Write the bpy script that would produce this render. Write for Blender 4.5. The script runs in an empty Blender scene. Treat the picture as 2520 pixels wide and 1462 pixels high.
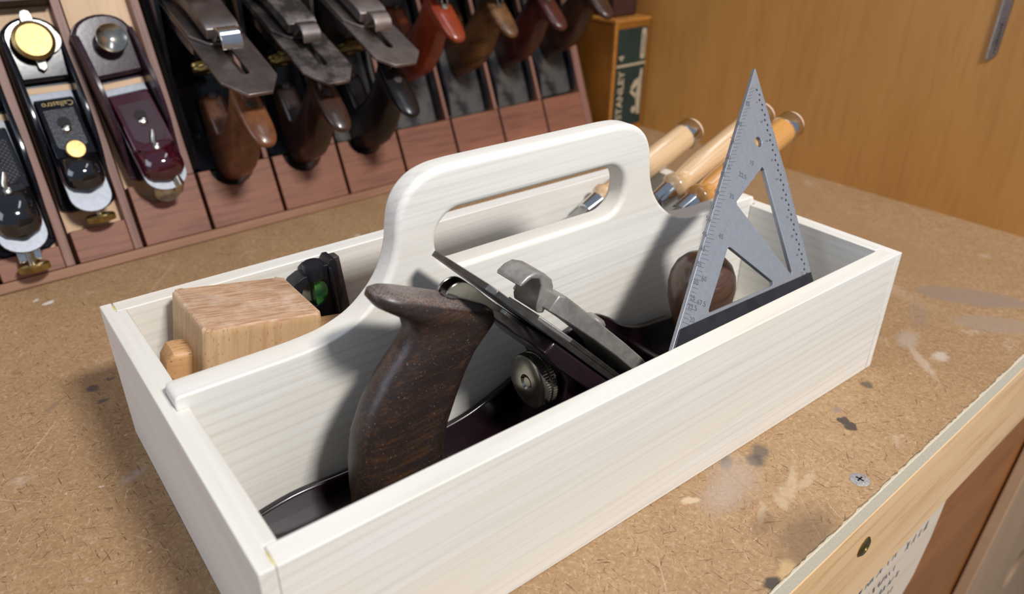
import bpy, bmesh, math, random
from mathutils import Vector, Matrix
from mathutils.geometry import tessellate_polygon
random.seed(7)
PI = math.pi
S = bpy.context.scene
COL = S.collection

# ------------------------------------------------------------------ camera
CAM = Vector((-0.0408016, -0.1850827, 0.2828515))
cR = Vector((0.79107656, -0.61165678, 0.00859372))
cF = Vector((0.53930022, 0.69072728, -0.48171682))
cU = cR.cross(cF)
cam_d = bpy.data.cameras.new('camera')
cam_d.lens = 26.498; cam_d.sensor_width = 36.0; cam_d.sensor_fit = 'HORIZONTAL'
cam_d.clip_start = 0.01; cam_d.clip_end = 50
cam_d.dof.use_dof = True; cam_d.dof.focus_distance = 0.40; cam_d.dof.aperture_fstop = 7.5
cam = bpy.data.objects.new('camera', cam_d)
cam.matrix_world = Matrix(((cR.x, cU.x, -cF.x, CAM.x), (cR.y, cU.y, -cF.y, CAM.y), (cR.z, cU.z, -cF.z, CAM.z), (0, 0, 0, 1)))
COL.objects.link(cam); S.camera = cam

# ------------------------------------------------------------------ world + lamps
w = bpy.data.worlds.new('room'); S.world = w; w.use_nodes = True
w.node_tree.nodes['Background'].inputs[0].default_value = (0.66, 0.79, 1.0, 1)
w.node_tree.nodes['Background'].inputs[1].default_value = 0.31

def area(name, loc, target, sx, sy, power, col, spread=PI):
    d = bpy.data.lights.new(name, 'AREA'); d.shape = 'RECTANGLE'; d.size = sx; d.size_y = sy
    d.energy = power; d.color = col; d.spread = spread
    o = bpy.data.objects.new(name, d); COL.objects.link(o); o.location = loc
    o.rotation_euler = (Vector(target) - Vector(loc)).to_track_quat('-Z', 'Y').to_euler()
    return o
area('ceiling_lamp_front', (0.33, -1.06, 1.36), (0.2, 0.1, 0.05), 0.30, 0.16, 33, (1.0, 0.978, 0.95))
area('ceiling_lamp_middle', (0.75, 0.10, 1.75), (0.35, 0.2, 0.0), 0.9, 0.16, 3, (0.92, 0.95, 1.0))
area('window_daylight', (-1.65, 0.10, 0.85), (0.1, 0.15, 0.05), 1.1, 0.9, 10.5, (0.78, 0.85, 1.0))

vs = S.view_settings
vs.view_transform = 'Standard'; vs.look = 'None'; vs.gamma = 1.0; vs.exposure = 0.0
vs.use_curve_mapping = False

# ------------------------------------------------------------------ node helpers
def new_mat(name):
    m = bpy.data.materials.new(name); m.use_nodes = True
    nt = m.node_tree; b = nt.nodes['Principled BSDF']
    return m, nt, b

def L(nt, a, b): nt.links.new(a, b)

def coords(nt, scale=(1, 1, 1), rot=(0, 0, 0), loc=(0, 0, 0)):
    tc = nt.nodes.new('ShaderNodeTexCoord'); mp = nt.nodes.new('ShaderNodeMapping')
    mp.inputs['Scale'].default_value = scale; mp.inputs['Rotation'].default_value = rot; mp.inputs['Location'].default_value = loc
    src = tc.outputs['Object']
    if any(rot):                       # turn first, then stretch
        m0 = nt.nodes.new('ShaderNodeMapping'); m0.inputs['Rotation'].default_value = rot
        L(nt, src, m0.inputs['Vector']); src = m0.outputs['Vector']; mp.inputs['Rotation'].default_value = (0, 0, 0)
    L(nt, src, mp.inputs['Vector'])
    return mp.outputs['Vector']

def noise(nt, vec, scale=1.0, detail=3.0, rough=0.5, dist=0.0):
    n = nt.nodes.new('ShaderNodeTexNoise'); n.inputs['Scale'].default_value = scale
    n.inputs['Detail'].default_value = detail; n.inputs['Roughness'].default_value = rough
    n.inputs['Distortion'].default_value = dist
    L(nt, vec, n.inputs['Vector'])
    return n.outputs['Fac']

def ramp(nt, fac, stops, interp='LINEAR'):
    r = nt.nodes.new('ShaderNodeValToRGB'); r.color_ramp.interpolation = interp
    e = r.color_ramp.elements
    while len(e) < len(stops): e.new(0.5)
    for i, (p, c) in enumerate(stops):
        e[i].position = p; e[i].color = (c, c, c, 1) if isinstance(c, (int, float)) else (*c, 1)
    L(nt, fac, r.inputs['Fac'])
    return r.outputs['Color']

def mix(nt, fac, a, b, mode='MIX'):
    n = nt.nodes.new('ShaderNodeMix'); n.data_type = 'RGBA'; n.blend_type = mode
    for s, v in ((n.inputs['Factor'], fac), (n.inputs[6], a), (n.inputs[7], b)):
        if isinstance(v, (int, float)): s.default_value = v
        elif isinstance(v, tuple): s.default_value = (*v, 1)
        else: L(nt, v, s)
    return n.outputs[2]

def bump(nt, b, h, strength, dist=0.0005):
    n = nt.nodes.new('ShaderNodeBump'); n.inputs['Strength'].default_value = strength; n.inputs['Distance'].default_value = dist
    L(nt, h, n.inputs['Height']); L(nt, n.outputs['Normal'], b.inputs['Normal'])

def math_n(nt, op, a, b=None, clamp=False):
    n = nt.nodes.new('ShaderNodeMath'); n.operation = op; n.use_clamp = clamp
    for s, v in ((n.inputs[0], a), (n.inputs[1], b)):
        if v is None: continue
        if isinstance(v, (int, float)): s.default_value = v
        else: L(nt, v, s)
    return n.outputs[0]

def axis_scale(axis, along, across):
    return tuple(along if a == axis else across for a in 'xyz')

def wood(name, light, mid, dark, axis='x', fine=330, broad=60, along=0.03, rough=0.55, coat=0.0, fleck=None,
         line=0.5, bumpy=0.12, tilt=(0, 0, 0)):
    m, nt, b = new_mat(name)
    v1 = coords(nt, axis_scale(axis, broad * along, broad), tilt)
    v2 = coords(nt, axis_scale(axis, fine * along, fine), tilt, (3, 1, 7))
    n1 = noise(nt, v1, 1, 3, 0.55, 0.4)
    n2 = noise(nt, v2, 1, 3, 0.6)
    c = mix(nt, ramp(nt, n1, [(0.32, 0.0), (0.68, 1.0)]), mid, light)
    ln = ramp(nt, n2, [(0.36, 1.0), (0.50, 0.0)])
    c = mix(nt, math_n(nt, 'MULTIPLY', ln, line), c, dark)
    if fleck:
        v3 = coords(nt, axis_scale(axis, 260, 900), tilt)
        f = ramp(nt, noise(nt, v3, 1, 1, 0.5), [(0.66, 0.0), (0.72, 1.0)])
        c = mix(nt, math_n(nt, 'MULTIPLY', f, 0.75), c, fleck)
    L(nt, c, b.inputs['Base Color'])
    b.inputs['Roughness'].default_value = rough
    b.inputs['Coat Weight'].default_value = coat; b.inputs['Coat Roughness'].default_value = 0.12
    bump(nt, b, n2, bumpy, 0.0003)
    return m

def plain(name, col, rough=0.5, metal=0.0, var=0.0, scale=200, coat=0.0, bumpy=0.0, col2=None, lo=0.35, hi=0.65, detail=4, spec=0.5):
    m, nt, b = new_mat(name)
    b.inputs['Roughness'].default_value = rough; b.inputs['Metallic'].default_value = metal
    b.inputs['Coat Weight'].default_value = coat; b.inputs['Coat Roughness'].default_value = 0.08
    b.inputs['Specular IOR Level'].default_value = spec
    n = noise(nt, coords(nt, (1, 1, 1)), scale, detail, 0.6)
    c2 = col2 if col2 else tuple(max(0, x * (1 - var)) for x in col)
    L(nt, mix(nt, ramp(nt, n, [(lo, 0.0), (hi, 1.0)]), c2, col), b.inputs['Base Color'])
    if bumpy: bump(nt, b, n, bumpy, 0.0006)
    return m

# ------------------------------------------------------------------ materials
M = {}
def poplar(name, ax, seed, lo=(0.765, 0.73, 0.66), hi=(0.82, 0.80, 0.75), warm=(0.79, 0.69, 0.56)):
    m, nt, b = new_mat(name)
    rot = {'x': (0.35, math.radians(1.2), 0), 'y': (0, 0.30, math.radians(1.0)), 'z': (0, 0, 0)}[ax]
    vb = coords(nt, axis_scale(ax, 0.9, 30), rot, (seed, 0, 0))
    vf = coords(nt, axis_scale(ax, 7, 420), rot, (0, seed, 0))
    broad = noise(nt, vb, 1, 3, 0.55, 0.3); fine = noise(nt, vf, 1, 2, 0.6)
    c = mix(nt, ramp(nt, broad, [(0.30, 0.0), (0.70, 1.0)]), lo, hi)
    wv = nt.nodes.new('ShaderNodeTexWave'); wv.wave_type = 'BANDS'; wv.bands_direction = 'Z'
    wv.inputs['Scale'].default_value = 55; wv.inputs['Distortion'].default_value = 14.0; wv.inputs['Detail'].default_value = 2.0
    wv.inputs['Detail Scale'].default_value = 0.30
    L(nt, coords(nt, axis_scale(ax, 0.05, 1.0), rot, (seed * .01, seed * .02, seed * .013)), wv.inputs['Vector'])
    ring = ramp(nt, wv.outputs['Fac'], [(0.0, 1.0), (0.22, 0.25), (0.5, 0.0)])
    amp = ramp(nt, noise(nt, coords(nt, axis_scale(ax, 2.0, 22), rot, (0, 0, seed)), 1, 2), [(0.35, 0.06), (0.65, 0.40)])
    c = mix(nt, math_n(nt, 'MULTIPLY', ring, amp), c, (0.60, 0.555, 0.475))
    c = mix(nt, math_n(nt, 'MULTIPLY', ramp(nt, fine, [(0.34, 1.0), (0.50, 0.0)]), 0.22), c, (0.58, 0.52, 0.42))
    tint = ramp(nt, noise(nt, coords(nt, axis_scale(ax, 6, 26), rot, (seed, seed, 0)), 1, 2), [(0.52, 0.0), (0.70, 0.40)])
    c = mix(nt, tint, c, warm)
    L(nt, c, b.inputs['Base Color']); b.inputs['Roughness'].default_value = 0.6
    bump(nt, b, fine, 0.10, 0.0003)
    return m
for i_, ax in enumerate('xyz'): M['poplar_' + ax] = poplar('poplar_' + ax, ax, 3.0 + i_ * 4)
M['poplar_front'] = poplar('poplar_front', 'x', 17.0, (0.765, 0.72, 0.635), (0.82, 0.79, 0.73), (0.80, 0.70, 0.56))
M['beech'] = wood('beech', (0.62, 0.36, 0.17), (0.52, 0.28, 0.12), (0.30, 0.13, 0.05), 'x', 500, 40, 0.05, 0.5, fleck=(0.22, 0.08, 0.03), line=0.3)
M['beech_head'] = wood('beech_head', (0.60, 0.40, 0.22), (0.50, 0.31, 0.155), (0.34, 0.17, 0.07), 'z', 420, 60, 0.06, 0.6, fleck=(0.36, 0.19, 0.08), line=0.35, bumpy=0.3)
M['ash_lacquer'] = wood('ash_lacquer', (0.72, 0.50, 0.29), (0.65, 0.42, 0.22), (0.48, 0.27, 0.12), 'x', 500, 50, 0.03, 0.3, coat=0.8, line=0.4)
M['ash_amber'] = wood('ash_amber', (0.66, 0.33, 0.09), (0.56, 0.25, 0.06), (0.36, 0.13, 0.03), 'x', 500, 50, 0.03, 0.3, coat=0.8, line=0.4)
M['mahogany'] = wood('mahogany', (0.300, 0.122, 0.070), (0.205, 0.080, 0.050), (0.085, 0.032, 0.025), 'x', 240, 32, 0.07, 0.5, line=0.45)
M['mahogany_strip'] = wood('mahogany_strip', (0.27, 0.135, 0.10), (0.19, 0.088, 0.065), (0.09, 0.04, 0.03), 'y', 300, 50, 0.05, 0.5, line=0.45)
M['cherry_ledge'] = wood('cherry_ledge', (0.34, 0.18, 0.10), (0.26, 0.12, 0.065), (0.15, 0.06, 0.03), 'x', 240, 60, 0.05, 0.55, line=0.4)
M['maple_back'] = wood('maple_back', (0.68, 0.46, 0.28), (0.60, 0.39, 0.225), (0.46, 0.28, 0.15), 'y', 300, 40, 0.05, 0.55, line=0.3)
M['maple_wall'] = wood('maple_wall', (0.53, 0.262, 0.07), (0.47, 0.222, 0.055), (0.36, 0.155, 0.035), 'z', 150, 18, 0.09, 0.42, line=0.28, coat=0.25, bumpy=0.03)
M['brown_panel'] = wood('brown_panel', (0.40, 0.145, 0.035), (0.33, 0.115, 0.027), (0.2, 0.065, 0.018), 'x', 120, 20, 0.1, 0.45, line=0.3)
M['pale_ply'] = wood('pale_ply', (0.50, 0.32, 0.19), (0.45, 0.28, 0.16), (0.36, 0.21, 0.11), 'z', 120, 25, 0.1, 0.6, line=0.3)
M['cream_board'] = wood('cream_board', (0.80, 0.65, 0.50), (0.76, 0.60, 0.45), (0.62, 0.46, 0.33), 'x', 120, 25, 0.1, 0.6, line=0.3)
M['pine'] = wood('pine', (0.86, 0.57, 0.31), (0.77, 0.46, 0.215), (0.60, 0.31, 0.12), 'x', 170, 45, 0.06, 0.55, line=0.5, bumpy=0.2)
M['rosewood'] = wood('rosewood', (0.027, 0.0135, 0.0095), (0.012, 0.0075, 0.0075), (0.080, 0.032, 0.009), 'x', 520, 50, 0.07, 0.40, line=0.55, tilt=(0, math.radians(3), 0), coat=0.05)
def dusty(m, col, amount):
    nt = m.node_tree; b = nt.nodes['Principled BSDF']; src = b.inputs['Base Color'].links[0].from_socket
    g = nt.nodes.new('ShaderNodeNewGeometry'); sx = nt.nodes.new('ShaderNodeSeparateXYZ'); L(nt, g.outputs['Normal'], sx.inputs[0])
    up = ramp(nt, sx.outputs['Z'], [(0.55, 0.03), (0.86, 1.0)])
    sp = ramp(nt, noise(nt, coords(nt), 1500, 2, 0.6), [(0.42, 0.25), (0.62, 1.0)])
    L(nt, mix(nt, math_n(nt, 'MULTIPLY', math_n(nt, 'MULTIPLY', up, sp), amount), src, col), b.inputs['Base Color'])
    sp2 = ramp(nt, noise(nt, coords(nt, (1, 1, 1), (0, 0, 0), (3, 3, 3)), 1300, 1, 0.5), [(0.70, 0.0), (0.74, 1.0)])
    src = b.inputs['Base Color'].links[0].from_socket
    L(nt, mix(nt, math_n(nt, 'MULTIPLY', sp2, 0.5), src, col), b.inputs['Base Color'])
dusty(M['rosewood'], (0.30, 0.235, 0.21), 0.85)
M['knob_wood'] = wood('knob_wood', (0.13, 0.066, 0.042), (0.090, 0.045, 0.030), (0.035, 0.016, 0.010), 'x', 320, 60, 0.1, 0.33, line=0.5, coat=0.5, tilt=(0, math.radians(20), 0))
M['tote_brown'] = wood('tote_brown', (0.20, 0.075, 0.026), (0.11, 0.036, 0.014), (0.05, 0.018, 0.008), 'z', 200, 35, 0.1, 0.33, line=0.4, coat=0.3)
M['tote_dark'] = wood('tote_dark', (0.055, 0.022, 0.013), (0.030, 0.012, 0.008), (0.012, 0.006, 0.004), 'z', 200, 35, 0.1, 0.35, line=0.4, coat=0.3)
M['tote_black'] = plain('tote_black', (0.008, 0.007, 0.008), 0.32, 0, 0.3, 60)
M['tote_red'] = wood('tote_red', (0.26, 0.040, 0.012), (0.19, 0.022, 0.008), (0.11, 0.012, 0.006), 'z', 160, 30, 0.1, 0.3, line=0.25, coat=0.4)
M['tote_amber'] = wood('tote_amber', (0.18, 0.082, 0.028), (0.075, 0.034, 0.014), (0.03, 0.014, 0.007), 'z', 130, 35, 0.2, 0.4, line=0.6)
M['tote_maroon'] = wood('tote_maroon', (0.075, 0.016, 0.011), (0.045, 0.010, 0.008), (0.02, 0.006, 0.005), 'z', 200, 35, 0.1, 0.33, line=0.4, coat=0.3)
M['maroon_japan'] = plain('maroon_japan', (0.015, 0.0045, 0.0075), 0.28, 0, 0.5, 90, coat=0.4, bumpy=0.10)
M['black_japan'] = plain('black_japan', (0.0075, 0.008, 0.012), 0.13, 0, 0.4, 80, coat=0.0, bumpy=0.05, spec=0.35)
M['worn_japan'] = plain('worn_japan', (0.085, 0.080, 0.075), 0.45, 0.2, 0, 42, col2=(0.014, 0.014, 0.019), lo=0.42, hi=0.58, bumpy=0.1)
M['bumpy_japan'] = plain('bumpy_japan', (0.030, 0.031, 0.042), 0.22, 0.1, 0.6, 620, coat=0.5, bumpy=1.0)
M['maroon_body'] = plain('maroon_body', (0.040, 0.018, 0.028), 0.2, 0, 0.5, 300, coat=0.0, bumpy=0.05, spec=0.3)
M['maroon_gloss'] = plain('maroon_gloss', (0.045, 0.0035, 0.011), 0.10, 0, 0.1, 20, coat=1.0)
M['black_gloss'] = plain('black_gloss', (0.006, 0.006, 0.008), 0.10, 0, 0.1, 20, coat=1.0)
M['steel'] = plain('steel', (0.44, 0.42, 0.385), 0.42, 0.6, 0.3, 160)
M['steel_grey'] = plain('steel_grey', (0.23, 0.22, 0.21), 0.42, 1.0, 0.4, 120, bumpy=0.04)
M['dull_steel'] = plain('dull_steel', (0.29, 0.25, 0.235), 0.42, 1.0, 0.35, 60)
M['pink_steel'] = plain('pink_steel', (0.40, 0.34, 0.31), 0.48, 1.0, 0.35, 60)
M['rust_steel'] = plain('rust_steel', (0.34, 0.30, 0.275), 0.5, 1.0, 0, 50, col2=(0.11, 0.098, 0.092), lo=0.44, hi=0.60)
M['nickel'] = plain('nickel', (0.52, 0.49, 0.42), 0.22, 1.0, 0.2, 200)
M['chrome'] = plain('chrome', (0.72, 0.73, 0.74), 0.10, 1.0, 0.08, 90)
M['bright_iron'] = plain('bright_iron', (0.30, 0.32, 0.36), 0.5, 0.5, 0.15, 260)
M['square_steel'] = plain('square_steel', (0.40, 0.415, 0.455), 0.45, 0.6, 0.12, 420, col2=(0.36, 0.375, 0.41))
M['fence_and_reflection_dark'] = plain('fence_and_reflection_dark', (0.055, 0.055, 0.068), 0.4, 0.6, 0.3, 120)
M['brass'] = plain('brass', (0.42, 0.30, 0.125), 0.45, 1.0, 0.3, 300)
M['brass_old'] = plain('brass_old', (0.46, 0.32, 0.11), 0.33, 1.0, 0.45, 120)
M['black_plastic'] = plain('black_plastic', (0.010, 0.012, 0.019), 0.42, 0, 0.3, 120, bumpy=0.08)
M['gunmetal'] = plain('gunmetal', (0.10, 0.085, 0.08), 0.45, 0.3, 0.3, 200)
M['ink'] = plain('ink', (0.022, 0.022, 0.028), 0.6)
M['ink_soft'] = plain('ink_soft', (0.11, 0.115, 0.13), 0.6)
M['pen'] = plain('pen', (0.17, 0.19, 0.22), 0.7)
M['gap_dark'] = plain('gap_dark', (0.012, 0.010, 0.009), 0.8)
M['till_shadow_board'] = plain('till_shadow_board', (0.030, 0.018, 0.014), 0.7, 0, 0.3, 60)  # near-black colour stands in for the shadow in the grooves between bays
M['box_orange'] = plain('box_orange', (0.31, 0.115, 0.012), 0.5, 0, 0.35, 14)
M['box_edge'] = plain('box_edge', (0.46, 0.19, 0.035), 0.55, 0, 0.3, 80)
M['label_green'] = plain('label_green', (0.014, 0.034, 0.030), 0.55, 0, 0.3, 60)
M['label_cream'] = plain('label_cream', (0.46, 0.37, 0.25), 0.6, 0, 0.2, 200)
M['dark_block'] = plain('dark_block', (0.055, 0.019, 0.013), 0.55, 0, 0.4, 30)
M['mdf_edge'] = plain('mdf_edge', (0.72, 0.63, 0.48), 0.8, 0, 0.14, 900, bumpy=0.3)
M['gilt'] = plain('gilt', (0.30, 0.22, 0.09), 0.5, 0.5, 0.2, 200)
M['glue'] = plain('glue', (0.72, 0.60, 0.24), 0.5, 0, 0.2, 200)
M['zinc'] = plain('zinc', (0.50, 0.47, 0.46), 0.6, 0.5, 0.4, 900, bumpy=0.4)
M['floor_concrete'] = plain('floor_concrete', (0.25, 0.24, 0.23), 0.8, 0, 0.3, 8)
M['painted_wall'] = plain('painted_wall', (0.16, 0.09, 0.045), 0.8, 0, 0.15, 5)
# mallet striking face: fuzzy pinkish end grain
m, nt, b = new_mat('end_grain')
n1 = noise(nt, coords(nt, (60, 600, 300)), 1, 4, 0.6, 0.3); n2 = noise(nt, coords(nt), 70, 4, 0.65)
c = mix(nt, ramp(nt, n1, [(0.35, 0.0), (0.6, 1.0)]), (0.42, 0.22, 0.12), (0.62, 0.40, 0.25))
c = mix(nt, ramp(nt, n2, [(0.48, 0.0), (0.72, 0.8)]), c, (0.72, 0.55, 0.41))
L(nt, c, b.inputs['Base Color']); b.inputs['Roughness'].default_value = 0.75
bump(nt, b, n1, 0.7, 0.0006); M['end_grain'] = m
M['end_grain_pale'] = plain('end_grain_pale', (0.72, 0.50, 0.36), 0.8, 0, 0.25, 500, bumpy=0.9)
# spirit vial
m, nt, b = new_mat('vial_green'); b.inputs['Base Color'].default_value = (0.03, 0.42, 0.10, 1)
b.inputs['Roughness'].default_value = 0.1; b.inputs['Coat Weight'].default_value = 1.0
n1 = noise(nt, coords(nt), 160, 2); L(nt, mix(nt, ramp(nt, n1, [(0.4, 0.0), (0.6, 1.0)]), (0.01, 0.18, 0.06), (0.10, 0.45, 0.10)), b.inputs['Base Color']); M['vial_green'] = m
m, nt, b = new_mat('vial_clear'); n1 = noise(nt, coords(nt), 90, 2)
L(nt, mix(nt, ramp(nt, n1, [(0.4, 0.0), (0.6, 1.0)]), (0.14, 0.13, 0.05), (0.22, 0.21, 0.15)), b.inputs['Base Color']); b.inputs['Roughness'].default_value = 0.15; M['vial_clear'] = m
# diamond knurl for lever caps
def knurl_mat(name, col, scale, metal=0.1):
    m, nt, b = new_mat(name)
    b.inputs['Base Color'].default_value = (*col, 1); b.inputs['Roughness'].default_value = 0.35; b.inputs['Metallic'].default_value = metal
    hs = []
    for r in (0.785, -0.785):
        wv = nt.nodes.new('ShaderNodeTexWave'); wv.inputs['Scale'].default_value = scale
        L(nt, coords(nt, (1, 1, 1), (0, 0, r)), wv.inputs['Vector']); hs.append(wv.outputs['Fac'])
    h = math_n(nt, 'MULTIPLY', hs[0], hs[1])
    L(nt, mix(nt, h, tuple(x * 0.6 for x in col), tuple(min(1, x * 1.7) for x in col)), b.inputs['Base Color'])
    bump(nt, b, h, 0.8, 0.0008)
    return m
M['knurl_black'] = knurl_mat('knurl_black', (0.022, 0.022, 0.030), 130)
M['knurl_maroon'] = knurl_mat('knurl_maroon', (0.075, 0.040, 0.055), 230)

# hardboard bench top: fibres, stains, scratches
def hardboard():
    m, nt, b = new_mat('hardboard')
    n0 = noise(nt, coords(nt), 5, 4, 0.6); n1 = noise(nt, coords(nt), 60, 5, 0.7); nf = noise(nt, coords(nt), 1100, 2, 0.6)
    c = mix(nt, ramp(nt, n0, [(0.3, 0.0), (0.7, 1.0)]), (0.37, 0.228, 0.112), (0.49, 0.315, 0.165))
    c = mix(nt, ramp(nt, n1, [(0.35, 0.45), (0.65, 0.0)]), c, (0.30, 0.17, 0.078))
    c = mix(nt, ramp(nt, noise(nt, coords(nt), 330, 3, 0.65), [(0.36, 0.55), (0.60, 0.0)]), c, (0.27, 0.155, 0.07))
    c = mix(nt, ramp(nt, noise(nt, coords(nt, (1, 1, 1), (0, 0, 0), (5, 5, 5)), 420, 2, 0.6), [(0.54, 0.0), (0.72, 0.55)]), c, (0.60, 0.43, 0.26))
    c = mix(nt, ramp(nt, nf, [(0.35, 0.35), (0.65, 0.0)]), c, (0.27, 0.15, 0.066))
    hsum = nf
    # short strands in several directions, dark and pale
    for i, (r, col, st, lo) in enumerate(((0.5, (0.15, 0.075, 0.035), 0.9, 0.685), (1.5, (0.13, 0.065, 0.03), 0.9, 0.685), (2.5, (0.15, 0.075, 0.035), 0.85, 0.685),
                                          (0.0, (0.62, 0.43, 0.26), 0.45, 0.70), (1.0, (0.62, 0.43, 0.26), 0.45, 0.70), (2.0, (0.64, 0.47, 0.31), 0.45, 0.70))):
        v = coords(nt, (120, 1250, 1), (0, 0, r), (i * 3.1, i * 1.7, 0))
        f = noise(nt, v, 1, 1, 0.4, 1.2)
        c = mix(nt, math_n(nt, 'MULTIPLY', ramp(nt, f, [(lo, 0.0), (lo + 0.035, 1.0)]), st), c, col)
    # long pale scratches
    for i, r in enumerate((0.75, 2.2)):
        f = noise(nt, coords(nt, (7, 420, 1), (0, 0, r), (i * 5 + 2, 0, 0)), 1, 1, 0.4, 0.3)
        c = mix(nt, math_n(nt, 'MULTIPLY', ramp(nt, f, [(0.75, 0.0), (0.765, 1.0)]), 0.35), c, (0.64, 0.50, 0.37))
    # pale scuffs
    f = ramp(nt, noise(nt, coords(nt, (1, 1, 1), (0, 0, 0.4), (4, 2, 0)), 26, 5, 0.7), [(0.62, 0.0), (0.72, 1.0)])
    c = mix(nt, math_n(nt, 'MULTIPLY', f, 0.40), c, (0.62, 0.50, 0.40))
    f = ramp(nt, noise(nt, coords(nt, (1, 1, 1), (0, 0, 0.4), (9, 5, 0)), 190, 2, 0.5), [(0.735, 0.0), (0.76, 1.0)])
    c = mix(nt, math_n(nt, 'MULTIPLY', f, 0.6), c, (0.72, 0.60, 0.50))
    # individual stains and worn patches: x, y, rx, ry, turn, colour, strength, edge
    dark = (0.045, 0.038, 0.033); grey = (0.27, 0.20, 0.155); lil = (0.43, 0.345, 0.285); pale = (0.54, 0.40, 0.255); umber = (0.16, 0.095, 0.05)
    stains = [(0.3876, -0.0110, .0042, .0030, .6, (0.10, 0.08, 0.06), .85, .35), (0.3420, -0.0215, .0040, .0030, .4, dark, .9, .25), (0.3400, -0.0275, .0042, .0036, 0, dark, .9, .25),
              (0.3480, -0.0140, .0030, .0025, 0, grey, .8, .4), (0.2769, -0.0089, .0060, .0045, .3, (0.13, 0.10, 0.075), .85, .45), (0.2690, -0.0115, .0050, .0045, 0, (0.10, 0.085, 0.07), .9, .4),
              (0.2540, -0.0034, .0060, .0030, .7, (0.12, 0.11, 0.10), .8, .5), (0.2480, -0.0135, .0150, .0100, .5, lil, .5, .7), (0.2290, -0.0180, .0110, .0075, .3, lil, .45, .7),
              (0.2700, -0.0350, .0130, .0022, .55, pale, .6, .5), (0.2780, -0.0385, .0090, .0020, .2, pale, .55, .5), (0.2530, -0.0400, .0028, .0055, -.3, pale, .6, .5), (0.2600, -0.0365, .0025, .0040, -.6, pale, .55, .6),
              (0.2154, -0.0108, .0044, .0026, -.5, (0.58, 0.44, 0.28), .9, .3), (0.2370, -0.0395, .0080, .0016, .55, pale, .6, .5), (0.2320, -0.0440, .0080, .0040, .3, umber, .5, .6),
              (0.2410, -0.0640, .0200, .0120, .3, umber, .65, .6), (0.2040, -0.0690, .0040, .0032, .3, dark, .9, .4), (0.2160, -0.0690, .0060, .0035, .4, (0.60, 0.40, 0.20), .6, .5),
              (0.5650, 0.0040, .0380, .0140, -.95, grey, .80, .18), (0.5350, -0.0260, .0260, .0120, -.8, (0.33, 0.24, 0.18), .7, .3), (0.5050, 0.0150, .0180, .0060, .5, grey, .45, .6),
              (0.4640, 0.0020, .0110, .0060, .3, lil, .6, .6), (0.4434, -0.0188, .0170, .0030, .9, (0.56, 0.45, 0.36), .5, .5), (0.4600, -0.0230, .0060, .0040, 0, (0.62, 0.53, 0.46), .6, .5),
              (0.6000, 0.0900, .0700, .0230, 1.2, (0.34, 0.20, 0.10), .5, .4), (0.5400, 0.1600, .1200, .0100, 1.45, (0.50, 0.36, 0.25), .5, .5),
              (-0.0103, 0.2841, .0036, .0036, .6, (0.10, 0.08, 0.075), .85, .35), (-0.0082, 0.2665, .0030, .0022, 0, (0.12, 0.09, 0.08), .85, .4), (0.0014, 0.2892, .0026, .0018, .3, (0.12, 0.09, 0.08), .8, .4),
              (-0.0349, 0.2780, .0060, .0022, .8, (0.2, 0.14, 0.1), .6, .5), (-0.0116, 0.4245, .0040, .0018, .5, (0.78, 0.72, 0.68), .8, .4), (-0.0190, 0.4340, .0025, .0016, .5, (0.75, 0.66, 0.6), .7, .4),
              (-0.0105, 0.1845, .0070, .0030, .4, lil, .5, .6), (0.300, 0.400, .020, .012, .3, grey, .4, .6), (0.235, 0.398, .0030, .0020, 0, (0.7, .6, .5), .6, .4)]
    tc = nt.nodes.new('ShaderNodeTexCoord')
    dn = nt.nodes.new('ShaderNodeTexNoise'); dn.inputs['Scale'].default_value = 170; dn.inputs['Detail'].default_value = 3
    L(nt, tc.outputs['Object'], dn.inputs['Vector'])
    va = nt.nodes.new('ShaderNodeVectorMath'); va.operation = 'SUBTRACT'; va.inputs[1].default_value = (.5, .5, .5); L(nt, dn.outputs['Color'], va.inputs[0])
    vm = nt.nodes.new('ShaderNodeVectorMath'); vm.operation = 'SCALE'; vm.inputs['Scale'].default_value = 0.006; L(nt, va.outputs[0], vm.inputs[0])
    vd = nt.nodes.new('ShaderNodeVectorMath'); vd.operation = 'ADD'; L(nt, tc.outputs['Object'], vd.inputs[0]); L(nt, vm.outputs[0], vd.inputs[1])
    for x, y, rx, ry, rot, col, st, soft in stains:
        mp = nt.nodes.new('ShaderNodeMapping'); mp.vector_type = 'TEXTURE'
        mp.inputs['Location'].default_value = (x, y, 0); mp.inputs['Rotation'].default_value = (0, 0, rot); mp.inputs['Scale'].default_value = (rx, ry, 1)
        L(nt, vd.outputs[0], mp.inputs['Vector'])
        ln = nt.nodes.new('ShaderNodeVectorMath'); ln.operation = 'LENGTH'; L(nt, mp.outputs['Vector'], ln.inputs[0])
        mr = nt.nodes.new('ShaderNodeMapRange'); mr.clamp = True
        mr.inputs['From Min'].default_value = 1.0 - soft * .6; mr.inputs['From Max'].default_value = 1.0 + soft
        mr.inputs['To Min'].default_value = st; mr.inputs['To Max'].default_value = 0
        L(nt, ln.outputs['Value'], mr.inputs['Value'])
        c = mix(nt, mr.outputs['Result'], c, col)
    L(nt, c, b.inputs['Base Color']); b.inputs['Roughness'].default_value = 0.6
    bump(nt, b, n1, 0.18, 0.0006)
    return m
M['hardboard'] = hardboard()

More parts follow.
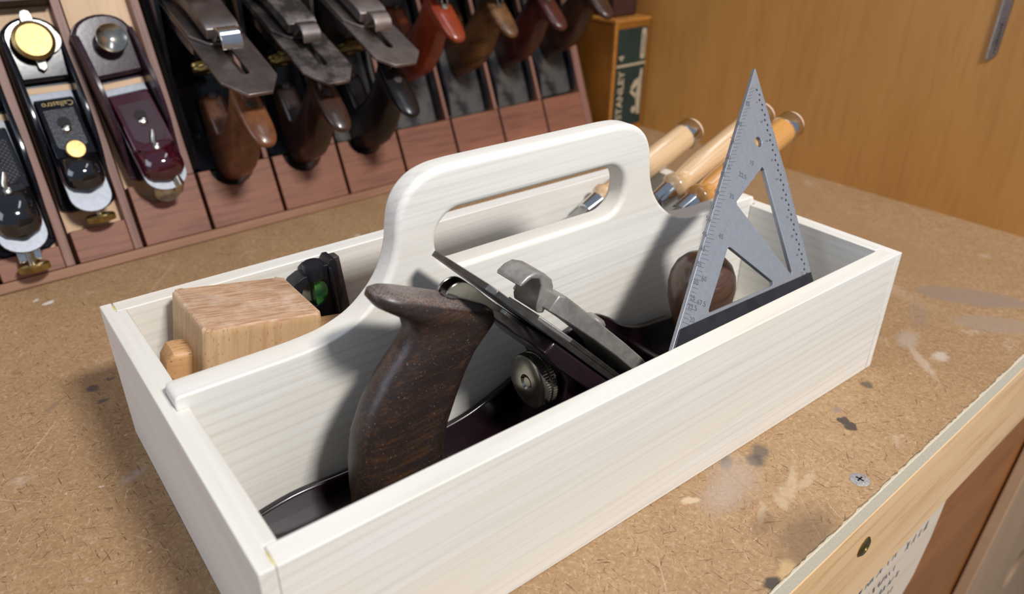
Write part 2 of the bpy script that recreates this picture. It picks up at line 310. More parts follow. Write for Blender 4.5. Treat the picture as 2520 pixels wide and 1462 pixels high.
# ------------------------------------------------------------------ mesh helpers
class MB:
    def __init__(s): s.v = []; s.f = []
    def add(s, verts, faces):
        o = len(s.v); s.v += [tuple(p) for p in verts]; s.f += [tuple(i + o for i in f) for f in faces]; return s
    def box(s, x0, x1, y0, y1, z0, z1):
        return s.add([(x0, y0, z0), (x1, y0, z0), (x1, y1, z0), (x0, y1, z0), (x0, y0, z1), (x1, y0, z1), (x1, y1, z1), (x0, y1, z1)],
                     [(0, 3, 2, 1), (4, 5, 6, 7), (0, 1, 5, 4), (1, 2, 6, 5), (2, 3, 7, 6), (3, 0, 4, 7)])
    def prism(s, poly, fn, a0, a1, holes=()):
        """poly in 2D, fn(p, q, a) -> 3D point; extruded from a0 to a1"""
        loops = [list(poly)] + [list(h) for h in holes]
        flat = [p for l in loops for p in l]; n = len(flat)
        vs_ = [fn(p[0], p[1], a0) for p in flat] + [fn(p[0], p[1], a1) for p in flat]
        fs = []
        if holes:
            for t in tessellate_polygon([[Vector((p[0], p[1], 0)) for p in l] for l in loops]):
                fs.append(tuple(t)); fs.append(tuple(n + i for i in reversed(t)))
        else:
            fs.append(tuple(range(n))); fs.append(tuple(range(2 * n - 1, n - 1, -1)))
        o = 0
        for l in loops:
            k = len(l)
            for i in range(k):
                j = (i + 1) % k; fs.append((o + i, o + j, n + o + j, n + o + i))
            o += k
        return s.add(vs_, fs)
    def loft(s, rings, close=True, cap=True):
        k = len(rings[0]); o = []; fs = []
        for r in rings: o += list(r)
        for a in range(len(rings) - 1):
            for i in range(k if close else k - 1):
                j = (i + 1) % k
                fs.append((a * k + i, a * k + j, (a + 1) * k + j, (a + 1) * k + i))
        if cap:
            fs.append(tuple(reversed(range(k)))); fs.append(tuple(range((len(rings) - 1) * k, len(rings) * k)))
        return s.add(o, fs)
    def lathe(s, prof, org=(0, 0, 0), ax=(0, 0, 1), seg=32, knurl=None):
        """prof: list of (r, h[, knurled])"""
        A = Vector(ax).normalized(); t = Vector((1, 0, 0)) if abs(A.x) < 0.9 else Vector((0, 1, 0))
        B = A.cross(t).normalized(); C = A.cross(B); O = Vector(org); rings = []
        for p in prof:
            r, h = p[0], p[1]; kn = len(p) > 2 and p[2]; ring = []
            for i in range(seg):
                th = 2 * PI * i / seg
                rr = max(r, 1e-6) - (knurl if (kn and i % 2) else 0)
                ring.append(O + A * h + (B * math.cos(th) + C * math.sin(th)) * rr)
            rings.append(ring)
        return s.loft(rings)
    def tube(s, pts, r, seg=10):
        pts = [Vector(p) for p in pts]; rings = []
        for i, p in enumerate(pts):
            d = (pts[min(i + 1, len(pts) - 1)] - pts[max(i - 1, 0)]).normalized()
            t = Vector((0, 0, 1)) if abs(d.z) < 0.9 else Vector((1, 0, 0))
            B = d.cross(t).normalized(); C = d.cross(B); rr = r[i] if isinstance(r, (list, tuple)) else r
            rings.append([p + (B * math.cos(2 * PI * k / seg) + C * math.sin(2 * PI * k / seg)) * rr for k in range(seg)])
        return s.loft(rings)
    def mesh(s, name, mat, smooth=35, fix=True):
        me = bpy.data.meshes.new(name); me.from_pydata(s.v, [], s.f)
        if fix:
            bm = bmesh.new(); bm.from_mesh(me); bmesh.ops.recalc_face_normals(bm, faces=bm.faces); bm.to_mesh(me); bm.free()
        mats = mat if isinstance(mat, (list, tuple)) else [mat]
        for q in mats: me.materials.append(M[q] if isinstance(q, str) else q)
        if smooth:
            me.polygons.foreach_set('use_smooth', [True] * len(me.polygons)); me.set_sharp_from_angle(angle=math.radians(smooth))
        me.update(); return me
    def build(s, name, mat, parent=None, smooth=35, bevel=0, seg=2, sub=0, ang=32):
        o = bpy.data.objects.new(name, s.mesh(name, mat, smooth)); COL.objects.link(o); o.parent = parent
        if bevel:
            b = o.modifiers.new('edge', 'BEVEL'); b.width = bevel; b.segments = seg; b.limit_method = 'ANGLE'; b.angle_limit = math.radians(ang)
            b.harden_normals = False
        if sub:
            q = o.modifiers.new('smooth', 'SUBSURF'); q.levels = sub; q.render_levels = sub
        return o

XZ = lambda p, q, a: (p, a, q)      # profile in x,z extruded along y
XY = lambda p, q, a: (p, q, a)
YZ = lambda p, q, a: (a, p, q)

def empty(name, label, cat, loc=(0, 0, 0), mat=None, group=None):
    o = bpy.data.objects.new(name, None); COL.objects.link(o); o.empty_display_size = 0.02
    if mat is not None: o.matrix_world = mat
    else: o.location = loc
    o['label'] = label; o['category'] = cat
    if group: o['group'] = group
    return o

def tag(o, label, cat, group=None):
    o['label'] = label; o['category'] = cat
    if group: o['group'] = group
    return o

def circle(cx, cy, r, n=24, a0=0.0, a1=2 * PI, ry=None):
    full = abs(a1 - a0 - 2 * PI) < 1e-6
    return [(cx + r * math.cos(a0 + (a1 - a0) * i / (n if full else n - 1)), cy + (ry or r) * math.sin(a0 + (a1 - a0) * i / (n if full else n - 1))) for i in range(n)]

def rrect(x0, x1, y0, y1, r, n=5):
    out = []
    for cx, cy, a in ((x1 - r, y1 - r, 0), (x0 + r, y1 - r, PI / 2), (x0 + r, y0 + r, PI), (x1 - r, y0 + r, 1.5 * PI)):
        out += circle(cx, cy, r, n, a, a + PI / 2)
    return out

def catmull(pts, n=6):
    out = []
    for i in range(len(pts) - 1):
        p0 = pts[max(i - 1, 0)]; p1 = pts[i]; p2 = pts[i + 1]; p3 = pts[min(i + 2, len(pts) - 1)]
        for k in range(n):
            t = k / n
            out.append(tuple(0.5 * (2 * b + (c - a) * t + (2 * a - 5 * b + 4 * c - d) * t * t + (3 * b - a - 3 * c + d) * t ** 3) for a, b, c, d in zip(p0, p1, p2, p3)))
    out.append(tuple(pts[-1])); return out

def text_obj(name, body, size, mat, frame, parent=None, align='CENTER', thick=0.00008, bold=0.0):
    """flat lettering as mesh; frame maps text x,y,z to the parent's space"""
    cu = bpy.data.curves.new(name, 'FONT'); cu.body = body; cu.size = size; cu.align_x = align; cu.align_y = 'CENTER'
    cu.extrude = thick; cu.offset = bold; cu.resolution_u = 3
    t = bpy.data.objects.new(name, cu); COL.objects.link(t)
    me = bpy.data.meshes.new_from_object(t.evaluated_get(bpy.context.evaluated_depsgraph_get()))
    bpy.data.objects.remove(t); bpy.data.curves.remove(cu)
    me.materials.clear(); me.materials.append(M[mat])
    o = bpy.data.objects.new(name, me); COL.objects.link(o); o.parent = parent; o.matrix_local = frame
    return o

def frame(o, x, y, z):
    x, y, z = Vector(x), Vector(y), Vector(z)
    return Matrix(((x.x, y.x, z.x, o[0]), (x.y, y.y, z.y, o[1]), (x.z, y.z, z.z, o[2]), (0, 0, 0, 1)))

# cabinet frame: bench, till, walls are turned 2.7 degrees against the tote
TH = math.radians(2.7)
cX = Vector((math.cos(TH), math.sin(TH), 0)); cY = Vector((-math.sin(TH), math.cos(TH), 0)); cZ = Vector((0, 0, 1))
CAB = frame((0, 0, 0), cX, cY, cZ)
def cab(mb_obj):
    mb_obj.matrix_world = CAB @ mb_obj.matrix_world if mb_obj.parent is None else mb_obj.matrix_world
    return mb_obj

# ================================================================== setting
WALLX = 0.7245
o = cab(MB().box(WALLX, WALLX + 0.018, -0.075, 0.62, 0.0, 0.75).build('wall_right', 'maple_wall')); o['kind'] = 'structure'
o = cab(MB().box(-0.6, WALLX + 0.018, 0.62, 0.638, -0.02, 0.75).build('wall_back', 'painted_wall')); o['kind'] = 'structure'
o = MB().box(-2.5, 2.5, -2.5, 2.0, -0.90, -0.88).build('floor', 'floor_concrete'); o['kind'] = 'structure'

# workbench
bench = empty('workbench', 'workbench with worn hardboard top, pale edge strip and pine front rail', 'workbench', mat=CAB)
# ragged front edge of the hardboard sheet
edge = [(-0.9, -0.0800)]
x = -0.3
while x < 0.80:
    edge.append((x, -0.0800 + random.uniform(-0.0005, 0.0005))); x += random.uniform(0.0015, 0.004)
top = MB().prism(edge + [(0.80, -0.08), (0.80, 0.62), (-0.9, 0.62)], XY, -0.0016, 0.0)
ob = top.build('top_sheet', 'hardboard', bench); ob['label'] = 'worn brown hardboard sheet'
# hardboard shader works in the object's own space: undo the 2.7 degree turn
ob.matrix_local = CAB.inverted(); 
for v_ in ob.data.vertices: v_.co = CAB @ v_.co
MB().box(-0.9, 0.80, -0.0806, 0.60, -0.0190, -0.0034).build('edge_strip', 'mdf_edge', bench, bevel=0.0004)
MB().box(-0.9, 0.80, -0.0808, -0.062, -0.0990, -0.0193).build('front_rail', 'pine', bench, bevel=0.0008)
sc = MB().lathe([(0.0001, -0.003), (0.0026, -0.003), (0.0054, 0.0001), (0.0048, 0.0004), (0.0001, 0.0005)], (0.2982, -0.0700, 0), seg=28).build('countersunk_screw', 'zinc', bench)
MB().box(-0.0022, 0.0022, -0.0004, 0.0004, 0, 0.0009).box(-0.0004, 0.0004, -0.0022, 0.0022, 0, 0.0009).build('cross_slot', 'gap_dark', sc).location = (0.2982, -0.0700, -0.0002)
sc = MB().lathe([(0.0001, -0.002), (0.0064, -0.002), (0.0066, 0.0005), (0.0050, 0.0016), (0.0024, 0.0018), (0.0014, 0.0004), (0.0001, 0.0003)], (0.3028, -0.0808, -0.0450), (0, -1, 0), 28).build('brass_screw', 'brass_old', bench)
# items below the rail
cb = tag(cab(MB().prism([(-0.2, -0.0980), (0.4640, -0.0980), (0.4600, -0.1450), (0.4500, -0.1800), (0.4350, -0.1960), (0.4000, -0.2040), (-0.2, -0.2040)], XZ, -0.078, -0.066)
             .build('drawer_front', 'cream_board', bevel=0.003)), 'cream drawer front with pencilled handwriting under the pine rail', 'drawer')
def scribble(x0, z0, n, h, seed, slant=0.35):
    r = random.Random(seed); mb = MB(); x = x0
    for i in range(n):
        k = r.randint(2, 4); pts = []
        for j in range(k + 1):
            pts.append((x + r.uniform(-0.25, 0.9) * h * 0.6, z0 + (j % 2) * h * r.uniform(0.7, 1.0)))
        for a, c in zip(pts, pts[1:]):
            d = Vector((c[0] - a[0], c[1] - a[1])); 
            if d.length < 1e-5: continue
            nrm = Vector((-d.y, d.x)).normalized() * 0.00045
            mb.add([(a[0] + nrm.x, -0.0782, a[1] + nrm.y), (a[0] - nrm.x, -0.0782, a[1] - nrm.y), (c[0] - nrm.x, -0.0782, c[1] - nrm.y), (c[0] + nrm.x, -0.0782, c[1] + nrm.y)], [(0, 1, 2, 3)])
        x += h * r.uniform(0.7, 1.2)
    return mb
for i, (x0, z0, n, h) in enumerate(((0.315, -0.113, 8, .0095), (0.400, -0.120, 4, .0095), (0.330, -0.131, 11, .0068), (0.345, -0.146, 10, .0068), (0.340, -0.161, 11, .0064), (0.36, -0.176, 8, .0064))):
    scribble(x0, z0, n, h, 40 + i).build('handwriting', 'pen', cb, smooth=0)
tag(cab(MB().box(0.30, 1.30, -0.0640, -0.052, -0.86, -0.0980).build('cabinet_panel', 'brown_panel')), 'orange-brown cabinet panel below the bench, right of the cream drawer front', 'panel')
pp = tag(cab(MB().prism([(.690, -.44), (.775, -.115), (1.35, -.115), (1.35, -.86), (.600, -.86)], XZ, -0.0782, -0.0660, [circle(.975, -.555, 0.030, 28)]).build('plywood_board', 'pale_ply', bevel=0.0015)),
         'pale plywood board with a round hole, lower right beyond the brown panel', 'board')
MB().prism(circle(.975, -.555, 0.030, 28), XZ, -0.0668, -0.0660).build('hole_shade_disc', 'gap_dark', pp)  # near-black disc painted in as the shade inside the hole

# steel rule hanging on the right wall
rl = empty('steel_rule', 'short steel rule hanging on the maple cabinet wall', 'ruler', mat=CAB)
MB().prism([(0.0696, 0.1482), (0.0640, 0.1490), (0.0618, 0.1535), (0.0606, 0.34), (0.0690, 0.34)], YZ, WALLX - 0.0018, WALLX - 0.0002).build('blade', 'dull_steel', rl)
MB().box(WALLX - 0.0022, WALLX - 0.0002, 0.0680, 0.0698, 0.1486, 0.34).build('edge_lip', 'steel', rl)
r_ = random.Random(3); mk = MB(); z = 0.154
while z < 0.180:
    hgt = r_.uniform(0.0012, 0.0024); mk.box(WALLX - 0.00195, WALLX - 0.0018, 0.0640 - r_.uniform(0, .0004), 0.0648 + r_.uniform(0, .0004), z, z + hgt); z += hgt + 0.0010
mk.box(WALLX - 0.00195, WALLX - 0.0018, 0.0634, 0.0642, 0.1830, 0.1842)
mk.build('stamped_lettering', 'ink', rl, smooth=0)

# ================================================================== tool tote
TL, TW, THH = 0.410, 0.2226, 0.0844
tx, rx, ty = 0.0109, 0.0060, 0.0113
DY0, DY1 = 0.1054, 0.1206
tote = empty('tool_tote', 'pale poplar tool tote with central handle board, standing on the bench', 'tool box')
def end_poly(flip):
    p = [(0, 0), (rx, 0), (rx, ty), (tx, ty), (tx, DY0 - .0002), (0.0054, DY0 - .0002), (0.0054, DY1 + .0002), (tx, DY1 + .0002), (tx, TW - ty), (rx, TW - ty), (rx, TW), (0, TW)]
    return [(TL - a, b_) for a, b_ in p][::-1] if flip else p
for fl in (0, 1):
    MB().prism(end_poly(fl), XY, 0.0, THH).build('end_board', 'poplar_y', tote, bevel=0.0005)
MB().box(rx + .0003, TL - rx - .0003, 0, ty - .0001, 0.0, THH - .0001).build('side_board', 'poplar_front', tote, bevel=0.0006)
MB().box(rx + .0003, TL - rx - .0003, TW - ty + .0001, TW, 0.0, THH - .0001).build('side_board', 'poplar_x', tote, bevel=0.0006)
MB().box(tx, TL - tx, ty, TW - ty, 0.0004, 0.0048).build('bottom_panel', 'poplar_x', tote)
# glue squeezed out at the rabbets
for px, py in ((rx - .0007, ty * .45), (rx - .0008, TW - ty * .55)):
    MB().box(px, px + .0011, py - .0035, py + .003, THH - .002, THH + .00012).build('glue_line', 'glue', tote, bevel=0.0003)
# handle board
BZ = 0.0905
curve = catmull([(0.052, BZ), (0.066, BZ + .0004), (0.080, BZ + .0022), (0.0935, BZ + .0075), (0.1045, .1075), (0.1115, .1180), (0.1155, .1290), (0.1170, .1390), (0.1190, .1480), (0.1235, .1555), (0.1310, .1612), (0.1410, .1642), (0.1530, .1650)], 5)
cx0 = 0.2040
half = [(0.0055, 0.0048), (0.0055, BZ - .002), (0.0062, BZ - .0006), (0.0078, BZ)] + [(0.02, BZ), (0.036, BZ)] + curve + [(0.165, .1650), (0.178, .1650), (0.191, .1650)]
outline = half + [(2 * cx0 - a, b_) for a, b_ in reversed(half)]
hole = []
hx0, hx1, hz0, hz1, hr = 0.1385, 0.2695, 0.1105, 0.1415, 0.0150
hole = rrect(hx0, hx1, hz0, hz1, hr, 10)
def inset(poly, d, sign=1):
    n = len(poly); out = []
    area_ = sum(poly[i][0] * poly[(i + 1) % n][1] - poly[(i + 1) % n][0] * poly[i][1] for i in range(n))
    sg = (1 if area_ > 0 else -1) * sign
    for i in range(n):
        a, b_, c_ = Vector(poly[i - 1]), Vector(poly[i]), Vector(poly[(i + 1) % n])
        e1 = (b_ - a).normalized(); e2 = (c_ - b_).normalized()
        n1 = Vector((-e1.y, e1.x)); n2 = Vector((-e2.y, e2.x)); nn = (n1 + n2)
        if nn.length < 1e-6: nn = n1
        nn.normalize(); k = max(0.5, nn.dot(n1))
        di = d[i] if isinstance(d, list) else d
        out.append(tuple(b_ + nn * (di * sg / k)))
    return out
def round_board(outer, holes, y0, y1, r, seg=4):
    mb = MB(); yy = []
    for i in range(seg + 1):
        a = PI / 2 * i / seg; yy.append((r * (1 - math.sin(a)), y0 + r * (1 - math.cos(a))))
    prof = yy + [(d, y0 + y1 - y) for d, y in reversed(yy)]
    loops = [(outer, 1)] + [(h, -1) for h in holes]
    def soft(p): return 0.32 + 0.68 * min(1.0, max(0.0, (p[1] - .094) / .022))   # the grip is rounded over more than the low rail
    for lp, sg in loops:
        fs = [soft(p) for p in lp]
        rings = []
        for d, y in prof:
            near = y <= (y0 + y1) / 2
            rings.append([(q[0], (y0 + (y - y0) * f) if near else (y1 - (y1 - y) * f), q[1]) for q, f in zip(inset(lp, [d * f for f in fs], sg), fs)])
        mb.loft(rings, True, False)
    flat = [inset(lp, [r * soft(p) for p in lp], sg) for lp, sg in loops]; pts = [p for l in flat for p in l]
    tri = tessellate_polygon([[Vector((p[0], p[1], 0)) for p in l] for l in flat])
    for y in (y0, y1): mb.add([(p[0], y, p[1]) for p in pts], [tuple(t) for t in tri])
    return mb
hb = round_board(outline, [hole], DY0, DY1, 0.0037, 6)
o = hb.build('handle_board', 'poplar_x', tote, smooth=50)
bm = bmesh.new(); bm.from_mesh(o.data); bmesh.ops.remove_doubles(bm, verts=bm.verts, dist=1e-6); bmesh.ops.recalc_face_normals(bm, faces=bm.faces); bm.to_mesh(o.data); bm.free()
o.data.set_sharp_from_angle(angle=math.radians(50))

# ================================================================== bench plane builder
R2 = math.sqrt(2)
def tote_sections(dx, dz, foot=0.0):
    """handle: back and front points (x,z) with half thickness, base to horn"""
    raw = [((.0500, .0060), (.1120 + foot, .0060), .0110), ((.0492, .0150), (.1085 + foot, .0150), .0115), ((.0492, .0300), (.0975, .0275), .0120), ((.0500, .0450), (.0975, .0400), .0124),
           ((.0530, .0600), (.1005, .0520), .0124), ((.0595, .0745), (.1055, .0640), .0122), ((.0680, .0865), (.1110, .0755), .0118), ((.0775, .0970), (.1170, .0850), .0114),
           ((.0828, .1050), (.1225, .0900), .0112), ((.0815, .1118), (.1268, .0940), .0114), ((.0750, .1172), (.1285, .0960), .0119), ((.0685, .1224), (.1290, .0972), .0123),
           ((.0660, .1266), (.1285, .0985), .0124), ((.0672, .1292), (.1280, .1012), .0120), ((.0700, .1298), (.1255, .1038), .0102), ((.0790, .1268), (.1170, .1090), .0055)]
    return [((b_[0] + dx, b_[1] + dz), (f[0] + dx, f[1] + dz), w_) for b_, f, w_ in raw]
def make_tote(dx, foot=0.0, seg=32):
    rings = []
    for B_, F_, w_ in tote_sections(dx, 0, foot):
        B_, F_ = Vector((B_[0], 0, B_[1])), Vector((F_[0], 0, F_[1])); c_ = (B_ + F_) / 2; h = (F_ - B_) / 2; ring = []
        for i in range(seg):
            a = 2 * PI * i / seg; ca, sa = math.cos(a), math.sin(a); e = 0.62
            ring.append(c_ + h * (abs(ca) ** e * (1 if ca >= 0 else -1)) + Vector((0, w_ * (abs(sa) ** 0.8) * (1 if sa >= 0 else -1), 0)))
        rings.append(ring)
    return MB().loft(rings)

def bench_plane(root, P):
    """heel at x=0, toe at +x, sole z=0.  P: dict of options"""
    XM = P['xm']; LL = P['length']; dx = P.get('tote_dx', 0.0); hw = 0.032
    body, handle, iron, capm, wheelm = P['body'], P['handle'], P['iron'], P['cap'], P['wheel']
    def uw(u, w_, y=0.0): return (XM - u / R2 + w_ / R2, y, u / R2 + w_ / R2)
    # casting
    hx = 0.014
    plan = [(0.001, -hw + .004), (0.004, -hw), (LL - .020, -hw), (LL - .006, -0.022), (LL, -0.010), (LL, 0.010), (LL - .006, 0.022), (LL - .020, hw), (0.004, hw), (0.001, hw - .004), (0, hw - .010), (0, -hw + .010)]
    mb = MB().prism(plan, XY, 0.0, 0.0055)
    k = XM - 0.236
    wall = [(0.003, .0115), (0.030, .0165), (0.060, .0155), (0.100 + k, .0150), (0.130 + k, .0170), (0.150 + k, .0225), (0.172 + k, .0310), (0.200 + k, .0435), (0.226 + k, .0485), (0.240 + k, .0430), (0.255 + k, .0320), (0.272 + k, .0255), (0.295 + k, .0235), (LL - .030, .0190), (LL - .012, .0100)]
    wall = [p for i, p in enumerate(wall) if i == 0 or p[0] > wall[i - 1][0] + .004]
    top_ = catmull(wall, 5)
    b_obj = mb.build('body', body, root, bevel=0.0013, seg=2)
    for sgn in (-1, 1):
        MB().prism([(top_[0][0], 0.001)] + top_ + [(top_[-1][0], 0.001)], XZ, sgn * (hw - 0.0042), sgn * (hw + .0001)).build('side_wall', P.get('wall', body), b_obj, bevel=0.0013)
    # rib ahead of the mouth and bosses
    rib = MB().prism([(XM + .020, .004), (XM + .030, .004), (XM + .026, .020), (XM + .022, .020)], XZ, -hw + .004, hw - .004)
    rib.build('cross_rib', body, b_obj, bevel=0.0015)
    # frog
    fr = MB()
    plate = [uw(0.006, -.0006), uw(0.122, -.0006), uw(0.123, -.0085), uw(0.108, -.0105), uw(0.04, -.0110)]
    fr.prism([(p[0], p[2]) for p in plate], XZ, -0.0245, 0.0245)
    base = [(XM - .010, .005), (XM - .078, .005), (XM - .074, .016), (uw(0.085, -.014)[0], uw(0.085, -.014)[2]), (uw(0.10, -.008)[0], uw(0.10, -.008)[2]), (uw(0.02, -.006)[0], uw(0.02, -.006)[2])]
    fr.prism(base, XZ, -0.016, 0.016)
    fr.build('frog', P.get('frog', body), root, bevel=0.0014)
    # iron
    il = P.get('iron_len', 0.177); ch = P.get('chamfer', (0.010, 0.004)); iw = 0.0252
    slot = rrect(0.085, il - 0.028, -0.0040, 0.0040, 0.0039, 4)
    pl = [(0.0, -iw), (il - ch[0], -iw), (il, -iw + ch[1] * 4), (il, iw - ch[1] * 4), (il - ch[0], iw), (0.0, iw)]
    MB().prism(pl, lambda p, q, a: uw(p, a, q), 0.0, 0.0030, [slot]).build('iron', iron, root, bevel=0.0004)
    cl = 0.128
    pc = [(0.010, -0.0245), (cl - .016, -0.0245), (cl, -0.012), (cl, 0.012), (cl - .016, 0.0245), (0.010, 0.0245)]
    MB().prism(pc, lambda p, q, a: uw(p, a, q), 0.0031, 0.0058, [rrect(0.06, 0.105, -0.0055, 0.0055, 0.005, 4)]).build('cap_iron', P.get('cap_iron', iron), root, bevel=0.0005)
    # lever cap
    rings = []
    for u, hw_, w0, w1 in ((.013, .0245, .0060, .0075), (.022, .0245, .0068, .0125), (.034, .0240, .0090, .0180), (.046, .0215, .0120, .0207), (.062, .0180, .0128, .0215), (.085, .0158, .0125, .0215), (.110, .0152, .0112, .0213), (.122, .0150, .0103, .0210), (.127, .0146, .0100, .0190)):
        rings.append([uw(u, w0, -hw_), uw(u, w0, hw_), uw(u, w1, hw_), uw(u, w1, -hw_)])
    lc = MB().loft(rings).build('lever_cap', capm, root, bevel=0.0016, ang=40)
    scw = MB().lathe([(.0001, 0), (.0065, 0), (.0065, .0025), (.0045, .0040), (.0001, .0043)], uw(.074, .0212), (1, 0, 1), 20)
    scw.build('cap_screw', P.get('screw', 'steel'), lc)
    lev = [(.1235, .0080), (.1300, .0062), (.1350, .0085), (.1380, .0120), (.1440, .0178), (.1510, .0196), (.1580, .0174), (.1612, .0125), (.1635, .0108), (.1652, .0125), (.1630, .0172), (.1580, .0212), (.1480, .0236), (.1380, .0236), (.1310, .0212), (.1265, .0160)]
    lev = [(.1235 + (u - .1235) * .60, w_) for u, w_ in lev]
    MB().prism(lev, lambda p, q, a: uw(p, q, a), -0.0095, 0.0095).build('cam_lever', P.get('lever', capm), lc, bevel=0.0016, seg=3, ang=40)
    # lateral lever under the iron
    la = MB().prism(rrect(.100, .142, -.0035, .0035, .003, 4), lambda p, q, a: uw(p, a, q), -0.0034, -0.0016)
    la.build('lateral_lever', 'nickel', root)
    leaf = [(.170, -.0015), (.180, -.0010), (.187, -.0020), (.191, -.0060), (.1915, -.0105), (.189, -.0150), (.184, -.0175), (.178, -.0170), (.173, -.0135), (.168, -.0080), (.160, -.0045), (.150, -.0035), (.150, -.0018)]
    for yo in (-.0020, .0045):
        MB().prism(catmull(leaf + [leaf[0]], 3)[:-1], lambda p, q, a: uw(p - .015 + (0.003 if yo < -.005 else 0), q, a), yo, yo + .0011).build('lateral_finger', 'nickel', root, bevel=0.0003)
    # adjusting wheel and yoke
    wx, wz = P.get('wheel_at', (XM - 0.080, 0.0475))
    wr = 0.0152
    MB().lathe([(.0001, .0006), (.0026, .0006), (.0030, .0022), (.0032, .0022), (.0046, .0), (wr - .002, 0), (wr - .0004, .0008), (wr, .0012, 1), (wr, .0048, 1), (wr - .0011, .0052), (wr - .0011, .0059), (wr, .0063, 1), (wr, .0090, 1), (wr - .001, .0098), (.006, .0100), (.006, .016), (.0001, .016)],
               (wx - .004, 0, wz), (1, 0, 0), 120, 0.00045).build('adjusting_wheel', wheelm, root, smooth=40)
    MB().lathe([(.0001, -.0005), (.0033, -.0005), (.0033, .024), (.0001, .024)], (wx - .0015, 0, wz), (1, 0, 0), 14).build('wheel_stud', 'gunmetal', root)
    yk = [(wx + .0075, wz - .012), (wx + .0115, wz - .013), (wx + .0130, wz + .010), (wx + .0115, wz + .030), (wx + .0075, wz + .032), (wx + .0085, wz + .006)]
    MB().prism(yk, XZ, -.0085, -.0045).prism(yk, XZ, .0045, .0085).build('yoke', 'steel_grey', root, bevel=0.001)
    # handle, nut, foot
    fl = P.get('foot', 0.0); th = make_tote(dx, fl).build('handle', handle, root, smooth=60)
    if fl:
        foot = MB().prism([(.090 + dx, .0056), (.130 + dx, .0056), (.1345 + dx, .0160), (.130 + dx, .0255), (.118 + dx, .0290), (.090 + dx, .0360)], XZ, -.0112, .0112)
        foot.build('handle_foot', handle, th, bevel=0.0075, seg=4)
    else:
        foot = MB().prism([(.098 + dx, .0056), (.146 + dx, .0056), (.1435 + dx, .0100), (.122 + dx, .0140), (.098 + dx, .0180)], XZ, -.0080, .0080)
        foot.build('handle_seat', body, th, bevel=0.003, seg=3)
    MB().lathe([(.0001, 0), (.0042, 0), (.0042, .0018), (.0028, .0034), (.0001, .0038)], (.1305 + dx, 0, .0105 if not fl else .0245), (.2, 0, 1), 16).build('foot_screw', 'gunmetal', th)
    n = Vector((-.0249, 0, .0582)).normalized(); n = Vector((.42, 0, .91))
    MB().lathe([(.0001, 0), (.0042, 0), (.0040, .0008), (.0001, .0012)], (.106 + dx, 0, .1148), n, 18).build('handle_nut', P.get('nut', 'gunmetal'), th)
    # knob
    kx = P.get('knob_x', LL - .068)
    MB().lathe([(.0001, .004), (.0160, .004), (.0160, .0085), (.0145, .0100), (.0001, .0100)], (kx, 0, 0), seg=28).build('knob_boss', body, b_obj)
    kn = MB().lathe([(.0001, .0095), (.0140, .0095), (.0128, .014), (.0118, .021), (.0122, .028), (.0145, .036), (.0178, .045), (.0200, .054), (.0206, .062), (.0196, .069), (.0168, .0755), (.0125, .0798), (.0070, .0818), (.0001, .0824)], (kx, 0, 0), seg=40)
    ko = kn.build('knob', P.get('knob', handle), root, smooth=60)
    MB().lathe([(.0001, 0), (.0045, 0), (.0042, .0010), (.0001, .0014)], (kx, 0, .0818), seg=18).build('knob_nut', P.get('nut', 'brass_old'), ko)
    return uw

# jack plane in the tote
jp = empty('bench_plane', 'maroon bench plane with dark wooden handle lying in the front of the tote', 'hand plane', (0.014, 0.067, 0.0050))
bench_plane(jp, dict(xm=.236, length=.355, body='maroon_japan', handle='rosewood', knob='knob_wood', iron='steel_grey', cap_iron='steel_grey', cap='steel', wheel='nickel', lever='steel', knob_x=.290, chamfer=(.003, .001)))

# ================================================================== triangle square
sU = Vector((0.99657841, 0.0483303, -0.06704967)); sV = Vector((0.0336806, 0.50335005, 0.86342593)); sN = Vector((0.07547909, -0.86272992, 0.5))
SQ = frame((0.36761, 0.035413, 0.069084), sU, sV, sN)
sq = empty('triangle_square', 'grey steel triangular rafter square leaning upright out of the tote', 'square', mat=SQ)
cut1 = [(-.0215, .0680), (-.0195, .0690), (-.0180, .0670), (-.0178, .0060), (-.0190, .0040), (-.0205, .0045), (-.0535, .0520), (-.0540, .0535), (-.0530, .0550)]
cut1 = [(-.0200, .0712), (-.0188, .0690), (-.0182, .0045), (-.0192, .0030), (-.0205, .0040), (-.0545, .0535), (-.0540, .0555)]
cut2 = [(-.0722, .0318), (-.0705, .0310), (-.0400, .0035), (-.0402, .0020), (-.0420, .0012), (-.1030, .0012), (-.1042, .0020), (-.1035, .0035), (-.0740, .0312)]
MB().prism([(0.0, .1315), (-.0010, .1308), (-.1500, -.0182), (-.1490, -.0190), (0.0015, -.0190), (0.0030, .0600)], XY, -0.0013, 0.0013,
           [cut1, cut2, circle(-.0171, .0865, .0032, 20)]).build('plate', 'square_steel', sq, bevel=0.00025, smooth=0)
MB().prism([(-.1500, -.0188), (-.1318, -.0006), (-.1300, -.0003), (.0010, -.0003), (.0016, -.0190)], XY, 0.0012, 0.0020).build('fence_and_reflection', 'fence_and_reflection_dark', sq, bevel=0.0004, seg=2)  # thin dark sheet: the reflection along the plate's base, painted as colour
MB().prism([(-.1495, -.0188), (-.1415, -.0110), (.0010, -.0110), (.0016, -.0190)], XY, -0.0080, -0.0012).build('fence_and_reflection', 'fence_and_reflection_dark', sq, bevel=0.0011, seg=3)
tk = MB()
